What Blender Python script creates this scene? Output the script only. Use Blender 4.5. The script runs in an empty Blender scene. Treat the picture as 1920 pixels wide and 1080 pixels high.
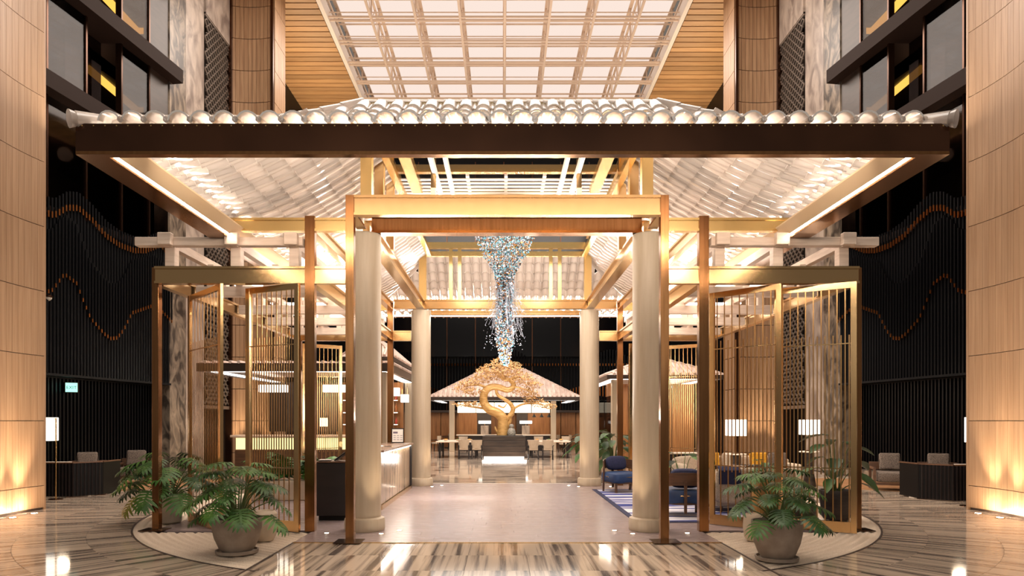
import bpy, math, random
from math import sin, cos, pi, radians as RAD, sqrt, atan2
from mathutils import Vector, Matrix
random.seed(7)
sc = bpy.context.scene
C = sc.collection
# ------------------------------------------------------------------ camera, world, light, exposure
cam = bpy.data.objects.new('camera', bpy.data.cameras.new('camera')); C.objects.link(cam)
cam.location = (-0.06, 0, 1.7); cam.rotation_euler = (pi/2, 0, 0)
cam.data.sensor_width = 36; cam.data.lens = 24.0
cam.data.shift_x = 17/1920; cam.data.shift_y = 249/1920
cam.data.clip_start = 0.1; cam.data.clip_end = 200
sc.camera = cam
sc.view_settings.view_transform = 'Standard'
try: sc.view_settings.look = 'None'
except Exception: pass
sc.view_settings.gamma = 1; sc.view_settings.use_curve_mapping = False
sc.view_settings.exposure = 0.0
sc.cycles.use_denoising = True
sc.cycles.max_bounces = 8; sc.cycles.diffuse_bounces = 3; sc.cycles.glossy_bounces = 4
sc.cycles.transmission_bounces = 5; sc.cycles.transparent_max_bounces = 12
sc.cycles.sample_clamp_indirect = 6.0; sc.cycles.sample_clamp_direct = 0.0
sc.cycles.caustics_reflective = False; sc.cycles.caustics_refractive = False
w = bpy.data.worlds.new('lobby_ambient'); sc.world = w; w.use_nodes = True
w.node_tree.nodes['Background'].inputs[0].default_value = (1.0, 0.86, 0.74, 1)
w.node_tree.nodes['Background'].inputs[1].default_value = 0.17
WARM = (1.0, 0.78, 0.54); SOFT = (1.0, 0.91, 0.81); WHITE = (1.0, 0.95, 0.90)
def lamp(name, kind, loc, energy, color=SOFT, size=1.0, size_y=None, aim=(0, 0, -1), spot=60, blend=0.6, radius=0.05):
    d = bpy.data.lights.new(name, kind); d.energy = energy; d.color = color
    if kind == 'AREA':
        d.size = size
        if size_y: d.shape = 'RECTANGLE'; d.size_y = size_y
    elif kind == 'SPOT':
        d.spot_size = RAD(spot); d.spot_blend = blend; d.shadow_soft_size = radius
    else: d.shadow_soft_size = radius
    o = bpy.data.objects.new(name, d); C.objects.link(o); o.location = loc
    o.rotation_euler = Vector(aim).to_track_quat('-Z', 'Y').to_euler()
    return o
# lobby ceiling and skylight light; unseen fills added for pavilion, front faces and trusses
lamp('lobby_ceiling_light', 'AREA', (0, 3.0, 18.0), 1550, SOFT, 14, 8)
lamp('atrium_skylight_light', 'AREA', (0, 23, 18.6), 5200, (1, 0.88, 0.78), 15, 22)
lamp('pavilion_fill_light', 'AREA', (0, 14.2, 5.9), 230, (1,0.93,0.87), 3.4, 6)  # area fill added to brighten the deck, no fixture there
lamp('front_fill_light', 'AREA', (0, -7.5, 6.0), 420, (1,0.93,0.85), 12, 5, aim=(0,1,-0.06))  # broad unseen fill added behind the camera to light front faces
lamp('truss_fill_light', 'AREA', (0, 31, 11), 640, (1,0.90,0.80), 10, 8, aim=(0,0,1))  # upward fill added in mid-air to brighten the trusses
lamp('counter_aisle_fill_light', 'AREA', (-3.9, 14.2, 4.6), 120, SOFT, 1.6, 6)  # unseen area fill added to brighten the counter aisle
lamp('lounge_aisle_fill_light', 'AREA', (3.9, 14.2, 4.6), 150, SOFT, 1.6, 6)  # unseen area fill added to brighten the lounge aisle
lamp('dining_downlight', 'AREA', (0, 30, 5.8), 420, SOFT, 9, 8)
# ------------------------------------------------------------------ mesh builder
class MB:
    def __init__(s): s.v = []; s.f = []; s.m = []
    def add(s, vs, fs, mi=0):
        n = len(s.v); s.v += [tuple(p) for p in vs]; s.f += [[i+n for i in f] for f in fs]; s.m += [mi]*len(fs); return s
    def box(s, x0, x1, y0, y1, z0, z1, mi=0):
        return s.add([(x0,y0,z0),(x1,y0,z0),(x1,y1,z0),(x0,y1,z0),(x0,y0,z1),(x1,y0,z1),(x1,y1,z1),(x0,y1,z1)],
            [(0,3,2,1),(4,5,6,7),(0,1,5,4),(1,2,6,5),(2,3,7,6),(3,0,4,7)], mi)
    def cbox(s, x0, x1, y0, y1, z0, z1, c=0.01, mi=0):
        h = ((x1-x0)/2, (y1-y0)/2, (z1-z0)/2); o = ((x0+x1)/2, (y0+y1)/2, (z0+z1)/2)
        c = min(c, min(h)*0.95); vs = []; ix = {}
        for sx in (-1,1):
            for sy in (-1,1):
                for sz in (-1,1):
                    sg = (sx,sy,sz)
                    for a in range(3):
                        p = [o[k]+sg[k]*(h[k]-(0 if k == a else c)) for k in range(3)]
                        ix[(sg,a)] = len(vs); vs.append(p)
        fs = []
        for a in range(3):
            b, d = (a+1)%3, (a+2)%3
            for sa in (-1,1):
                q = []
                for sb, sd in ((-1,-1),(1,-1),(1,1),(-1,1)):
                    sg = [0,0,0]; sg[a] = sa; sg[b] = sb; sg[d] = sd; q.append(ix[(tuple(sg),a)])
                fs.append(q if sa > 0 else q[::-1])
            for sb in (-1,1):
                for sd in (-1,1):
                    q = []
                    for sa, k in ((-1,b),(1,b),(1,d),(-1,d)):
                        sg = [0,0,0]; sg[a] = sa; sg[b] = sb; sg[d] = sd; q.append(ix[(tuple(sg),k)])
                    fs.append(q if sb*sd < 0 else q[::-1])
        for sx in (-1,1):
            for sy in (-1,1):
                for sz in (-1,1):
                    q = [ix[((sx,sy,sz),k)] for k in range(3)]; fs.append(q if sx*sy*sz > 0 else q[::-1])
        return s.add(vs, fs, mi)
    def bar(s, p0, p1, w, h, mi=0, up=(0,0,1)):
        p0 = Vector(p0); p1 = Vector(p1); d = (p1-p0).normalized(); u = Vector(up)
        if abs(d.dot(u)) > 0.99: u = Vector((0,1,0))
        a = d.cross(u).normalized(); b = a.cross(d).normalized(); a *= w/2; b *= h/2
        return s.add([p0-a-b,p0+a-b,p0+a+b,p0-a+b,p1-a-b,p1+a-b,p1+a+b,p1-a+b],
            [(0,1,2,3),(7,6,5,4),(0,4,5,1),(1,5,6,2),(2,6,7,3),(3,7,4,0)], mi)
    def tube(s, pts, r, n=8, mi=0):
        pts = [Vector(p) for p in pts]; rr = r if isinstance(r, (list,tuple)) else [r]*len(pts)
        vs = []; fs = []; a = None
        for i, p in enumerate(pts):
            d = (pts[min(i+1,len(pts)-1)]-pts[max(i-1,0)]).normalized()
            if a is None:
                a = d.orthogonal().normalized()
            else:
                a = (a-d*a.dot(d)).normalized()
            b = d.cross(a)
            for k in range(n):
                t = 2*pi*k/n; vs.append(p+(a*cos(t)+b*sin(t))*rr[i])
        for i in range(len(pts)-1):
            for k in range(n):
                fs.append((i*n+k, i*n+(k+1)%n, (i+1)*n+(k+1)%n, (i+1)*n+k))
        fs.append(tuple(range(n))[::-1]); fs.append(tuple(range((len(pts)-1)*n, len(pts)*n)))
        return s.add(vs, fs, mi)
    def lathe(s, prof, n=24, c=(0,0,0), mi=0, sx=1, sy=1):
        vs = []; fs = []
        for r, z in prof:
            for k in range(n):
                t = 2*pi*k/n; vs.append((c[0]+r*sx*cos(t), c[1]+r*sy*sin(t), c[2]+z))
        for i in range(len(prof)-1):
            for k in range(n):
                fs.append((i*n+k, i*n+(k+1)%n, (i+1)*n+(k+1)%n, (i+1)*n+k))
        if prof[0][0] > 1e-4: fs.append(tuple(range(n))[::-1])
        if prof[-1][0] > 1e-4: fs.append(tuple(range((len(prof)-1)*n, len(prof)*n)))
        return s.add(vs, fs, mi)
    def soft(s, c, h, e=0.4, n=10, M=None, mi=0, pinch=0.0):
        vs = []; fs = []; f = lambda t, q: math.copysign(abs(t)**q, t)
        nu, nv = n*2, n
        for j in range(nv+1):
            ph = -pi/2+pi*j/nv
            for i in range(nu):
                th = 2*pi*i/nu
                x = f(cos(ph), e)*f(cos(th), e); y = f(cos(ph), e)*f(sin(th), e); z = f(sin(ph), e)
                if pinch: k = 1-pinch*(1-max(abs(x),abs(z))**2)*0+pinch*0; x *= 1-pinch*(1-z*z)*0.5; z *= 1-pinch*(1-x*x)*0.5
                p = Vector((x*h[0], y*h[1], z*h[2]))
                if M: p = M @ p
                vs.append(p+Vector(c))
        for j in range(nv):
            for i in range(nu):
                fs.append((j*nu+i, j*nu+(i+1)%nu, (j+1)*nu+(i+1)%nu, (j+1)*nu+i))
        return s.add(vs, fs, mi)
    def mesh(s, name, mats, smooth=False, off=None):
        me = bpy.data.meshes.new(name)
        vs = s.v if off is None else [(a-off[0], b-off[1], c-off[2]) for a, b, c in s.v]
        me.from_pydata(vs, [], s.f)
        for m in (mats if isinstance(mats, (list,tuple)) else [mats]): me.materials.append(m)
        if any(s.m): me.polygons.foreach_set('material_index', s.m)
        if smooth:
            me.polygons.foreach_set('use_smooth', [True]*len(me.polygons))
            me.set_sharp_from_angle(angle=RAD(40))
        me.update(); return me
    def build(s, name, mats, parent=None, smooth=False, local=False, loc=None, kind=None, label=None):
        off = None if local else (wloc(parent) if parent else loc)
        o = bpy.data.objects.new(name, s.mesh(name, mats, smooth, off)); C.objects.link(o)
        if parent: o.parent = parent
        elif loc is not None: o.location = loc
        if kind: o['kind'] = kind
        if label: o['label'] = label
        return o
def wloc(p):
    v = Vector((0,0,0))
    while p: v = v+p.location; p = p.parent
    return v
def inst(name, me, parent=None, M=None, loc=None, rz=0.0):
    o = bpy.data.objects.new(name, me); C.objects.link(o)
    if parent: o.parent = parent
    if M is not None: o.matrix_local = M
    elif loc is not None: o.location = loc; o.rotation_euler = (0,0,rz)
    return o
def thing(name, label, cat, loc=(0,0,0), rz=0.0, group=None):
    o = bpy.data.objects.new(name, None); C.objects.link(o); o.empty_display_size = 0.1
    o.location = loc; o.rotation_euler = (0,0,rz); o['label'] = label; o['category'] = cat
    if group: o['group'] = group
    return o
def struct(name, loc=(0,0,0), label=None, cat=None):
    o = bpy.data.objects.new(name, None); C.objects.link(o); o.location = loc; o['kind'] = 'structure'
    if label: o['label'] = label
    if cat: o['category'] = cat
    return o
def tag(o, label, cat, group=None, kind=None):
    o['label'] = label; o['category'] = cat
    if group: o['group'] = group
    if kind: o['kind'] = kind
    return o
def B(name, mat, parent, x0, x1, y0, y1, z0, z1, c=None, local=False, label=None):
    m = MB(); x0, x1 = min(x0,x1), max(x0,x1)
    if c: m.cbox(x0,x1,y0,y1,z0,z1,c)
    else: m.box(x0,x1,y0,y1,z0,z1)
    return m.build(name, mat, parent, local=local, label=label)
def dup(root, loc, rz=0.0, label=None, group=None):
    r = root.copy(); C.objects.link(r); r.location = loc; r.rotation_euler = (0,0,rz)
    if label: r['label'] = label
    if group: r['group'] = group
    for ch in list(root.children):
        c = ch.copy(); C.objects.link(c); c.parent = r
        for g in ch.children:
            d = g.copy(); C.objects.link(d); d.parent = c
    return r
# ------------------------------------------------------------------ materials
def S(r, g, b):
    f = lambda c: (c/255/12.92 if c/255 <= 0.04045 else ((c/255+0.055)/1.055)**2.4)
    return (f(r), f(g), f(b), 1)
def mat(name, c1, c2=None, pvar=0.0, rough=0.5, metal=0.0, scale=(1,1,1), nscale=4.0, detail=4.0, ramp=(0.35,0.65), bump=0.0, coat=0.0,
        emit=0.0, emitc=None, alpha=1.0, trans=0.0, rand=True, rvar=0.0, distort=0.0, spec=0.5, aniso=0.0, bscale=None):
    m = bpy.data.materials.new(name); m.use_nodes = True; nt = m.node_tree; N = nt.nodes; L = nt.links
    p = N['Principled BSDF']; p.inputs['Base Color'].default_value = c1; p.inputs['Roughness'].default_value = rough
    p.inputs['Metallic'].default_value = metal; p.inputs['Specular IOR Level'].default_value = spec
    p.inputs['Coat Weight'].default_value = coat; p.inputs['Coat Roughness'].default_value = 0.05
    p.inputs['Transmission Weight'].default_value = trans; p.inputs['Alpha'].default_value = alpha
    if aniso: p.inputs['Anisotropic'].default_value = aniso
    if emit:
        p.inputs['Emission Color'].default_value = emitc or c1; p.inputs['Emission Strength'].default_value = emit
    if pvar and not c2: c2 = c1
    if c2 or bump:
        tc = N.new('ShaderNodeTexCoord'); mp = N.new('ShaderNodeMapping'); mp.inputs['Scale'].default_value = scale
        src = tc.outputs['Object']
        if rand:
            oi = N.new('ShaderNodeObjectInfo'); mu = N.new('ShaderNodeMath'); mu.operation = 'MULTIPLY'; mu.inputs[1].default_value = 37.0
            ad = N.new('ShaderNodeVectorMath'); ad.operation = 'ADD'
            L.new(oi.outputs['Random'], mu.inputs[0]); L.new(src, ad.inputs[0]); L.new(mu.outputs[0], ad.inputs[1]); src = ad.outputs[0]
        L.new(src, mp.inputs['Vector'])
        nz = N.new('ShaderNodeTexNoise'); nz.inputs['Scale'].default_value = nscale; nz.inputs['Detail'].default_value = detail
        nz.inputs['Distortion'].default_value = distort
        L.new(mp.outputs[0], nz.inputs['Vector'])
        if c2:
            cr = N.new('ShaderNodeValToRGB'); e = cr.color_ramp.elements
            e[0].position = ramp[0]; e[0].color = c1; e[1].position = ramp[1]; e[1].color = c2
            L.new(nz.outputs['Fac'], cr.inputs[0]); col = cr.outputs[0]
            if pvar:
                oj = N.new('ShaderNodeObjectInfo'); m2 = N.new('ShaderNodeMapRange'); m2.inputs['To Min'].default_value = 1-pvar; m2.inputs['To Max'].default_value = 1+pvar*0.4
                L.new(oj.outputs['Random'], m2.inputs['Value']); mx = N.new('ShaderNodeVectorMath'); mx.operation = 'SCALE'
                L.new(col, mx.inputs[0]); L.new(m2.outputs[0], mx.inputs['Scale']); col = mx.outputs[0]
            L.new(col, p.inputs['Base Color'])
        if rvar:
            mr = N.new('ShaderNodeMapRange'); mr.inputs['To Min'].default_value = max(0.02, rough-rvar); mr.inputs['To Max'].default_value = rough+rvar
            L.new(nz.outputs['Fac'], mr.inputs['Value']); L.new(mr.outputs[0], p.inputs['Roughness'])
        if bump:
            bp = N.new('ShaderNodeBump'); bp.inputs['Strength'].default_value = bump; bp.inputs['Distance'].default_value = 0.02
            if bscale:
                n2 = N.new('ShaderNodeTexNoise'); n2.inputs['Scale'].default_value = bscale; L.new(src, n2.inputs['Vector']); L.new(n2.outputs['Fac'], bp.inputs['Height'])
            else: L.new(nz.outputs['Fac'], bp.inputs['Height'])
            L.new(bp.outputs[0], p.inputs['Normal'])
    return m
def emitter(name, col, strength):
    m = bpy.data.materials.new(name); m.use_nodes = True; N = m.node_tree.nodes; N.clear()
    o = N.new('ShaderNodeOutputMaterial'); e = N.new('ShaderNodeEmission'); e.inputs[0].default_value = (*col[:3], 1); e.inputs[1].default_value = strength
    m.node_tree.links.new(e.outputs[0], o.inputs[0]); return m
def thin_glass(name, tint, gloss=0.12, rough=0.03, base=None, transl=0.0, top=None):
    """transparent pane with a mirror coat; transl adds a frosted share that glows when lit from behind"""
    m = bpy.data.materials.new(name); m.use_nodes = True; N = m.node_tree.nodes; L = m.node_tree.links; N.clear()
    o = N.new('ShaderNodeOutputMaterial'); t = N.new('ShaderNodeBsdfTransparent'); t.inputs[0].default_value = tint
    g = N.new('ShaderNodeBsdfGlossy'); g.inputs['Roughness'].default_value = rough; g.inputs[0].default_value = (1,1,1,1)
    fr = N.new('ShaderNodeLayerWeight'); fr.inputs[0].default_value = 0.35
    mr = N.new('ShaderNodeMapRange'); mr.inputs['To Min'].default_value = gloss; mr.inputs['To Max'].default_value = top if top else min(1, gloss+0.45)
    L.new(fr.outputs['Fresnel'], mr.inputs['Value'])
    base_s = t.outputs[0]
    if transl:
        oj = N.new('ShaderNodeObjectInfo'); mr2 = N.new('ShaderNodeMapRange'); mr2.inputs['To Min'].default_value = 0.7; mr2.inputs['To Max'].default_value = 1.0
        L.new(oj.outputs['Random'], mr2.inputs['Value']); sv = N.new('ShaderNodeVectorMath'); sv.operation = 'SCALE'; sv.inputs[0].default_value = base[:3]; L.new(mr2.outputs[0], sv.inputs['Scale'])
        tr = N.new('ShaderNodeBsdfTranslucent'); tr.inputs[0].default_value = base; df = N.new('ShaderNodeBsdfDiffuse'); df.inputs[0].default_value = base; L.new(sv.outputs[0], tr.inputs[0]); L.new(sv.outputs[0], df.inputs[0])
        m1 = N.new('ShaderNodeMixShader'); m1.inputs[0].default_value = 0.45; L.new(tr.outputs[0], m1.inputs[1]); L.new(df.outputs[0], m1.inputs[2])
        m2 = N.new('ShaderNodeMixShader'); m2.inputs[0].default_value = transl; L.new(t.outputs[0], m2.inputs[1]); L.new(m1.outputs[0], m2.inputs[2]); base_s = m2.outputs[0]
    mx = N.new('ShaderNodeMixShader'); L.new(mr.outputs[0], mx.inputs[0]); L.new(base_s, mx.inputs[1]); L.new(g.outputs[0], mx.inputs[2])
    L.new(mx.outputs[0], o.inputs[0]); return m
K = {}
K['brass'] = mat('polished_brass', S(214,178,128), rough=0.2, metal=1.0)
K['gold'] = mat('bright_brass', S(236,204,140), rough=0.26, metal=1.0)
K['copper'] = mat('brushed_copper', S(160,116,76), S(146,102,64), rough=0.19, metal=1.0, scale=(14,14,0.5), nscale=2)
K['coppertip'] = mat('copper_tip', S(150,92,48), rough=0.3, metal=1.0)
K['bronze'] = mat('dark_bronze', S(98,66,48), S(80,54,40), 0, 0.22, 0.9, (1,1,1), 1.2, 2)
K['bar'] = mat('brass_bar', S(186,146,98), rough=0.28, metal=1.0)
K['rim'] = mat('bright_rim_paint', S(255,248,240), rough=0.3)  # white paint stands in for light caught in the glass edges
K['timber'] = mat('pale_oiled_timber', S(240,216,196), S(224,198,176), rough=0.5, scale=(1,1,8), nscale=3, pvar=0.06)
K['plaster'] = mat('column_stone', S(192,174,150), S(184,165,140), 0, 0.42, 0, (7,7,0.5), 2.5, 5)
K['board'] = mat('vein_cut_stone', S(164,131,101), S(148,115,86), 0.07, 0.38, 0, (10,10,0.35), 2.2, 5, spec=0.4)
K['boardfar'] = mat('far_vein_cut_stone', S(176,140,106), S(150,114,84), 0, 0.4, 0, (8,8,0.4), 1.5, 5)
K['joint'] = mat('dark_joint', S(60,44,34), rough=0.8)
K['marble'] = mat('striped_marble', S(100,86,78), S(204,182,160), 0.12, 0.07, 0, (0.22,7.5,1), 1.5, 7, ramp=(0.36,0.56), spec=0.55)
K['marble_far'] = mat('clouded_marble', S(92,76,68), S(212,192,172), 0.08, 0.06, 0, (0.5,1.5,1), 1.6, 8, ramp=(0.34,0.54), distort=1.5)
K['grey_marble'] = mat('grey_veined_marble', S(120,106,98), S(182,166,152), 0, 0.3, 0, (1,0.8,0.45), 2.2, 9, ramp=(0.34,0.64), distort=1.2, rand=False)
K['dark_marble'] = mat('dark_veined_marble', S(60,52,46), S(166,148,128), 0, 0.3, 0, (1,0.9,0.6), 2.6, 10, ramp=(0.38,0.74), distort=1.4, rand=False)
K['deck'] = mat('mauve_wood', S(170,152,149), S(150,131,127), 0.05, 0.26, 0, (1.2,14,1), 2, 5, rvar=0.05, spec=0.4)
K['deckdark'] = mat('deck_edge', S(70,56,50), rough=0.4)
K['gravel'] = mat('raked_gravel', S(240,222,200), S(206,182,158), 0, 0.9, 0, (1,1,1), 120, 3, bump=0.5, bscale=160)
K['ceil'] = mat('oak_plank', S(200,156,108), S(182,136,90), 0.3, 0.45, 0, (0.4,6,1), 2, 5)
K['black'] = mat('black_lacquer', S(6,6,8), rough=0.4, spec=0.2)
K['nightglass'] = mat('night_glass', S(6,6,9), rough=0.12)
K['slab'] = mat('slab_brown', S(44,32,27), rough=0.6, spec=0.08)
K['counter'] = mat('counter_stone', S(178,150,130), S(152,124,106), 0, 0.25, 0, (1,1,1), 2, 5)
K['tube'] = mat('black_tube', S(6,6,9), rough=0.35, spec=0.2)
K['brown'] = mat('dark_brown_panel', S(60,46,38), S(50,38,31), 0, 0.35, 0, (1,1,4), 2, 3)
K['bglass'] = thin_glass('smoked_glass', (0.30,0.26,0.25,1), 0.03, 0.04, top=0.075)
K['bglass2'] = thin_glass('clear_smoked_glass', (0.6,0.52,0.46,1), 0.02, 0.03, top=0.04)
K['tile'] = thin_glass('cast_glass', (0.96,0.90,0.86,1), 0.08, 0.10, S(255,243,233), 0.74, top=0.45)
K['led'] = emitter('led_strip', (1.0,0.90,0.76), 55)
K['ledsoft'] = emitter('cove_light', (1.0,0.56,0.10), 1.25)
K['warmglow'] = emitter('warm_glow', (1.0,0.84,0.60), 3.0)
K['whiteglow'] = emitter('white_glow', (1.0,0.94,0.86), 4.0)
K['uplight'] = emitter('uplight_lens', (1.0,0.9,0.72), 40)
K['shade'] = emitter('lamp_shade_glow', (1.0,0.9,0.76), 3.2)
K['sky'] = emitter('luminous_fabric', (1.0,0.82,0.72), 0.98)
K['white'] = mat('white_steel', S(236,222,208), rough=0.45)
K['truss'] = mat('cream_steel', S(222,196,172), rough=0.5)
K['steel'] = mat('lattice_steel', S(132,120,110), rough=0.4, metal=0.6)
K['cove'] = mat('cream_cove', S(226,196,156), rough=0.45)
K['leaf'] = mat('green_leaf', S(44,86,22), S(74,116,36), 0.25, 0.5, 0, (1,1,1), 5, 3)
K['leaf2'] = mat('deep_green_leaf', S(28,62,20), S(48,84,28), 0.2, 0.45, 0, (1,1,1), 4, 3)
K['leaf3'] = mat('yellowing_leaf', S(120,112,34), S(96,100,30), 0, 0.4, 0, (1,1,1), 4, 3)
K['stem'] = mat('plant_stem', S(78,96,42), rough=0.5)
K['soil'] = mat('soil', S(46,34,26), rough=0.95)
K['pot'] = mat('grey_stone_pot', S(166,150,134), S(142,126,112), 0, 0.75, 0, (1,1,1), 6, 5, bump=0.08)
K['potwhite'] = mat('cream_pot', S(206,190,168), S(188,170,148), 0, 0.6, 0, (1,1,1), 3, 4)
K['stone'] = mat('speckled_stone', S(72,70,66), S(190,184,172), 0, 0.8, 0, (1,1,1), 30, 4)
K['slat'] = mat('dark_slat', S(34,26,26), S(26,20,20), 0, 0.45, 0, (1,1,6), 2, 3)
K['walnut'] = mat('walnut', S(104,72,50), S(80,54,38), 0, 0.4, 0, (1,1,6), 3, 4)
K['grey'] = mat('grey_tweed', S(132,116,104), S(78,68,62), 0, 0.95, 0, (1,1,1), 60, 3, bump=0.2)
K['beige'] = mat('beige_boucle', S(204,186,164), S(180,160,138), 0, 0.95, 0, (1,1,1), 50, 3, bump=0.2)
K['blue'] = mat('blue_leather', S(34,62,104), S(26,48,86), 0, 0.5, 0, (1,1,1), 6, 3)
K['navy'] = mat('navy_cloth', S(34,38,74), S(26,30,60), 0, 0.85, 0, (1,1,1), 30, 3)
K['yellow'] = mat('mustard_cloth', S(222,160,44), S(200,138,32), 0, 0.85, 0, (1,1,1), 20, 3)
K['carpet'] = mat('orange_carpet', S(156,112,70), S(128,88,54), 0, 0.95, 0, (1,1,1), 8, 5)
K['onyx'] = mat('backlit_onyx', S(190,164,138), S(96,80,68), 0, 0.12, 0, (2.2,2.2,0.4), 1.5, 6, ramp=(0.42,0.72), distort=0.8, rand=False)
K['white_stone'] = mat('white_stone_top', S(232,220,206), rough=0.3)
K['red'] = mat('coral_bottle', S(170,54,40), rough=0.2)
K['amber'] = mat('amber_glass', S(150,84,26), rough=0.12)
K['greenb'] = mat('green_glass', S(40,84,48), rough=0.12)
K['clear'] = mat('clear_glass', S(220,214,204), rough=0.1)
K['treegold'] = mat('gilded_wood', S(226,184,120), S(192,146,84), 0, 0.42, 0.25, (2,2,8), 2, 5, bump=0.15)
K['goldleaf'] = mat('gilded_leaf', S(216,172,114), S(186,140,86), 0, 0.45, 0.2, (1,1,1), 6, 2)
K['charcoal'] = mat('charcoal_stone', S(70,58,50), S(44,36,32), 0, 0.4, 0, (1,1,7), 1.6, 6)
K['wood_panel'] = mat('warm_wood_panel', S(168,116,70), S(136,90,52), 0, 0.4, 0, (8,8,0.5), 2, 4)
K['paper'] = mat('paper', S(236,226,216), rough=0.7)
K['ink'] = mat('print', S(110,96,110), rough=0.7)
K['crys_b'] = mat('crystal_blue', S(92,146,162), rough=0.12, metal=0.5)
K['crys_w'] = mat('crystal_white', S(150,156,168), rough=0.1, metal=0.6)
K['crys_a'] = mat('crystal_amber', S(160,104,50), rough=0.12, metal=0.5)
K['crys_g'] = mat('crystal_smoke', S(58,58,62), rough=0.1, metal=0.7)
K['roofpink'] = mat('kiosk_tile', S(234,214,202), S(206,180,166), 0, 0.45, 0, (1,1,1), 2, 4)
# ------------------------------------------------------------------ floor
CY = 13.6
floor = struct('floor')
MB().box(-16,16,-6,50,-0.25,-0.012).build('floor_bed', K['joint'], floor)
def rtile(name, m, x0,x1,y0,y1, z=0.0, rot=False, g=0.002):
    cx, cy = (x0+x1)/2, (y0+y1)/2; hx, hy = (x1-x0)/2-g, (y1-y0)/2-g
    b = MB()
    if rot: b.box(-hy,hy,-hx,hx,-0.013,0)
    else: b.box(-hx,hx,-hy,hy,-0.013,0)
    o = b.build(name, m, floor, local=True); o.location = (cx,cy,z)
    if rot: o.rotation_euler = (0,0,pi/2)
    return o
# entrance strip: veins run into the room
rows = [(9.5,8.62),(8.62,7.74),(7.74,6.86),(6.86,5.9)]
for i, (ya, yb) in enumerate(rows):
    x = -2.97; k = 0
    while x < 2.96:
        wd = 0.74 if (i+k) % 3 else 0.99
        x1 = min(2.97, x+wd)
        if 2.97-x1 < 0.2: x1 = 2.97
        rtile('marble_tile', K['marble'], x, x1, yb, ya, 0.001, rot=True); x = x1; k += 1
# fan of veined tiles round the gravel disc
rings = [6.56,7.14,8.0,9.0,10.1,11.4,12.8]
for i in range(len(rings)-1):
    r0, r1 = rings[i], rings[i+1]; n = int(2*pi*r0/0.78); a = 2*pi/n; rm = (r0+r1)/2
    b = MB(); g = 0.002
    pts = []
    for r, d_ in ((r1-g,1),(r0+g,-1)):
        for q in range(7):
            t = d_*(a/2-g/r)*(2*q/6-1); pts.append((r*cos(t)-rm, r*sin(t)))
    np_ = len(pts)
    b.add([(x,y,-0.013) for x,y in pts]+[(x,y,0) for x,y in pts], [tuple(range(np_))[::-1],tuple(range(np_,2*np_))]+[(q,(q+1)%np_,(q+1)%np_+np_,q+np_) for q in range(np_)])
    me = b.mesh('marble_tile', K['marble'])
    for k in range(n):
        t = (k+0.5*(i%2))*a; X, Y = rm*cos(t), CY+rm*sin(t)
        if Y < 6.7 or Y > 21 or abs(X)/max(Y,1) > 0.84 or (abs(X) < 3.0 and Y < CY) or abs(X) > 11.3: continue
        if Y > 18.4 and abs(X) < 5.4: continue
        inst('marble_tile', me, floor, loc=(X,Y,0), rz=t)
# polished floor of the dining hall behind the pavilion
y = 18.42
while y < 45:
    d = 1.6 if y < 32 else 4.0
    x = -5.6 if y < 21 else -10.4
    while x < (5.5 if y < 21 else 10.3):
        rtile('polished_tile', K['marble_far'], x, x+1.6, y, y+d, -0.0005); x += 1.6
    y += d
# wooden deck under the pavilion
y = 9.5; k = 0
while y < 18.35:
    hw = 2.97 if y < 10.3 else 5.45
    x = -hw
    cut = [-hw]+([random.uniform(-1.5,1.5)] if hw < 3 else [random.uniform(-3.4,-2.4), random.uniform(-0.6,0.6), random.uniform(2.4,3.4)])+[hw]
    for q in range(len(cut)-1):
        b = MB(); hx = (cut[q+1]-cut[q])/2-0.001; b.box(-hx,hx,0.001,0.199,-0.03,0)
        o = b.build('deck_plank', K['deck'], floor, local=True); o.location = ((cut[q]+cut[q+1])/2, y, 0.012)
    y += 0.2; k += 1
MB().box(-2.99,2.99,9.47,9.5,-0.02,0.0135).build('deck_edge', K['brass'], floor)
MB().box(-5.47,5.47,18.3,18.36,-0.02,0.016).build('deck_edge', K['white_stone'], floor)
# raked gravel crescents left and right of the entrance strip
for s in (-1, 1):
    b = MB(); nr, na = 150, 90; vs = []; fs = []; idx = {}; SN = []
    for i in range(nr+1):
        r = 3.3+(6.54-3.3)*i/nr
        for j in range(na+1):
            t = RAD(-90+j*135/na); X = r*cos(t)*s; Y = CY+r*sin(t)
            if i == nr: z = -0.01
            else: z = 0.003+0.010*sin(r*2*pi/0.115)+random.uniform(-0.0025,0.0025)
            ax = abs(X); snap = 0
            if ax < 2.98 and Y <= 10.35: X = 2.98*s; snap = 1
            elif ax < 5.47 and Y > 10.33:
                snap = 1
                if Y-10.33 < 5.47-ax: Y = 10.33
                else: X = 5.47*s
            SN.append(snap)
            idx[i,j] = len(vs); vs.append((X,Y,z))
    for i in range(nr):
        for j in range(na):
            q = [idx[i,j], idx[i+1,j], idx[i+1,j+1], idx[i,j+1]]
            if all(SN[a] for a in q): continue
            fs.append(q if s > 0 else q[::-1])
    b.add(vs, fs)
    o = b.build('raked_gravel', K['gravel'], smooth=True)
    tag(o, 'pale raked gravel crescent around the %s screens' % ('left' if s < 0 else 'right'), 'gravel', kind='stuff')
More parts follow.
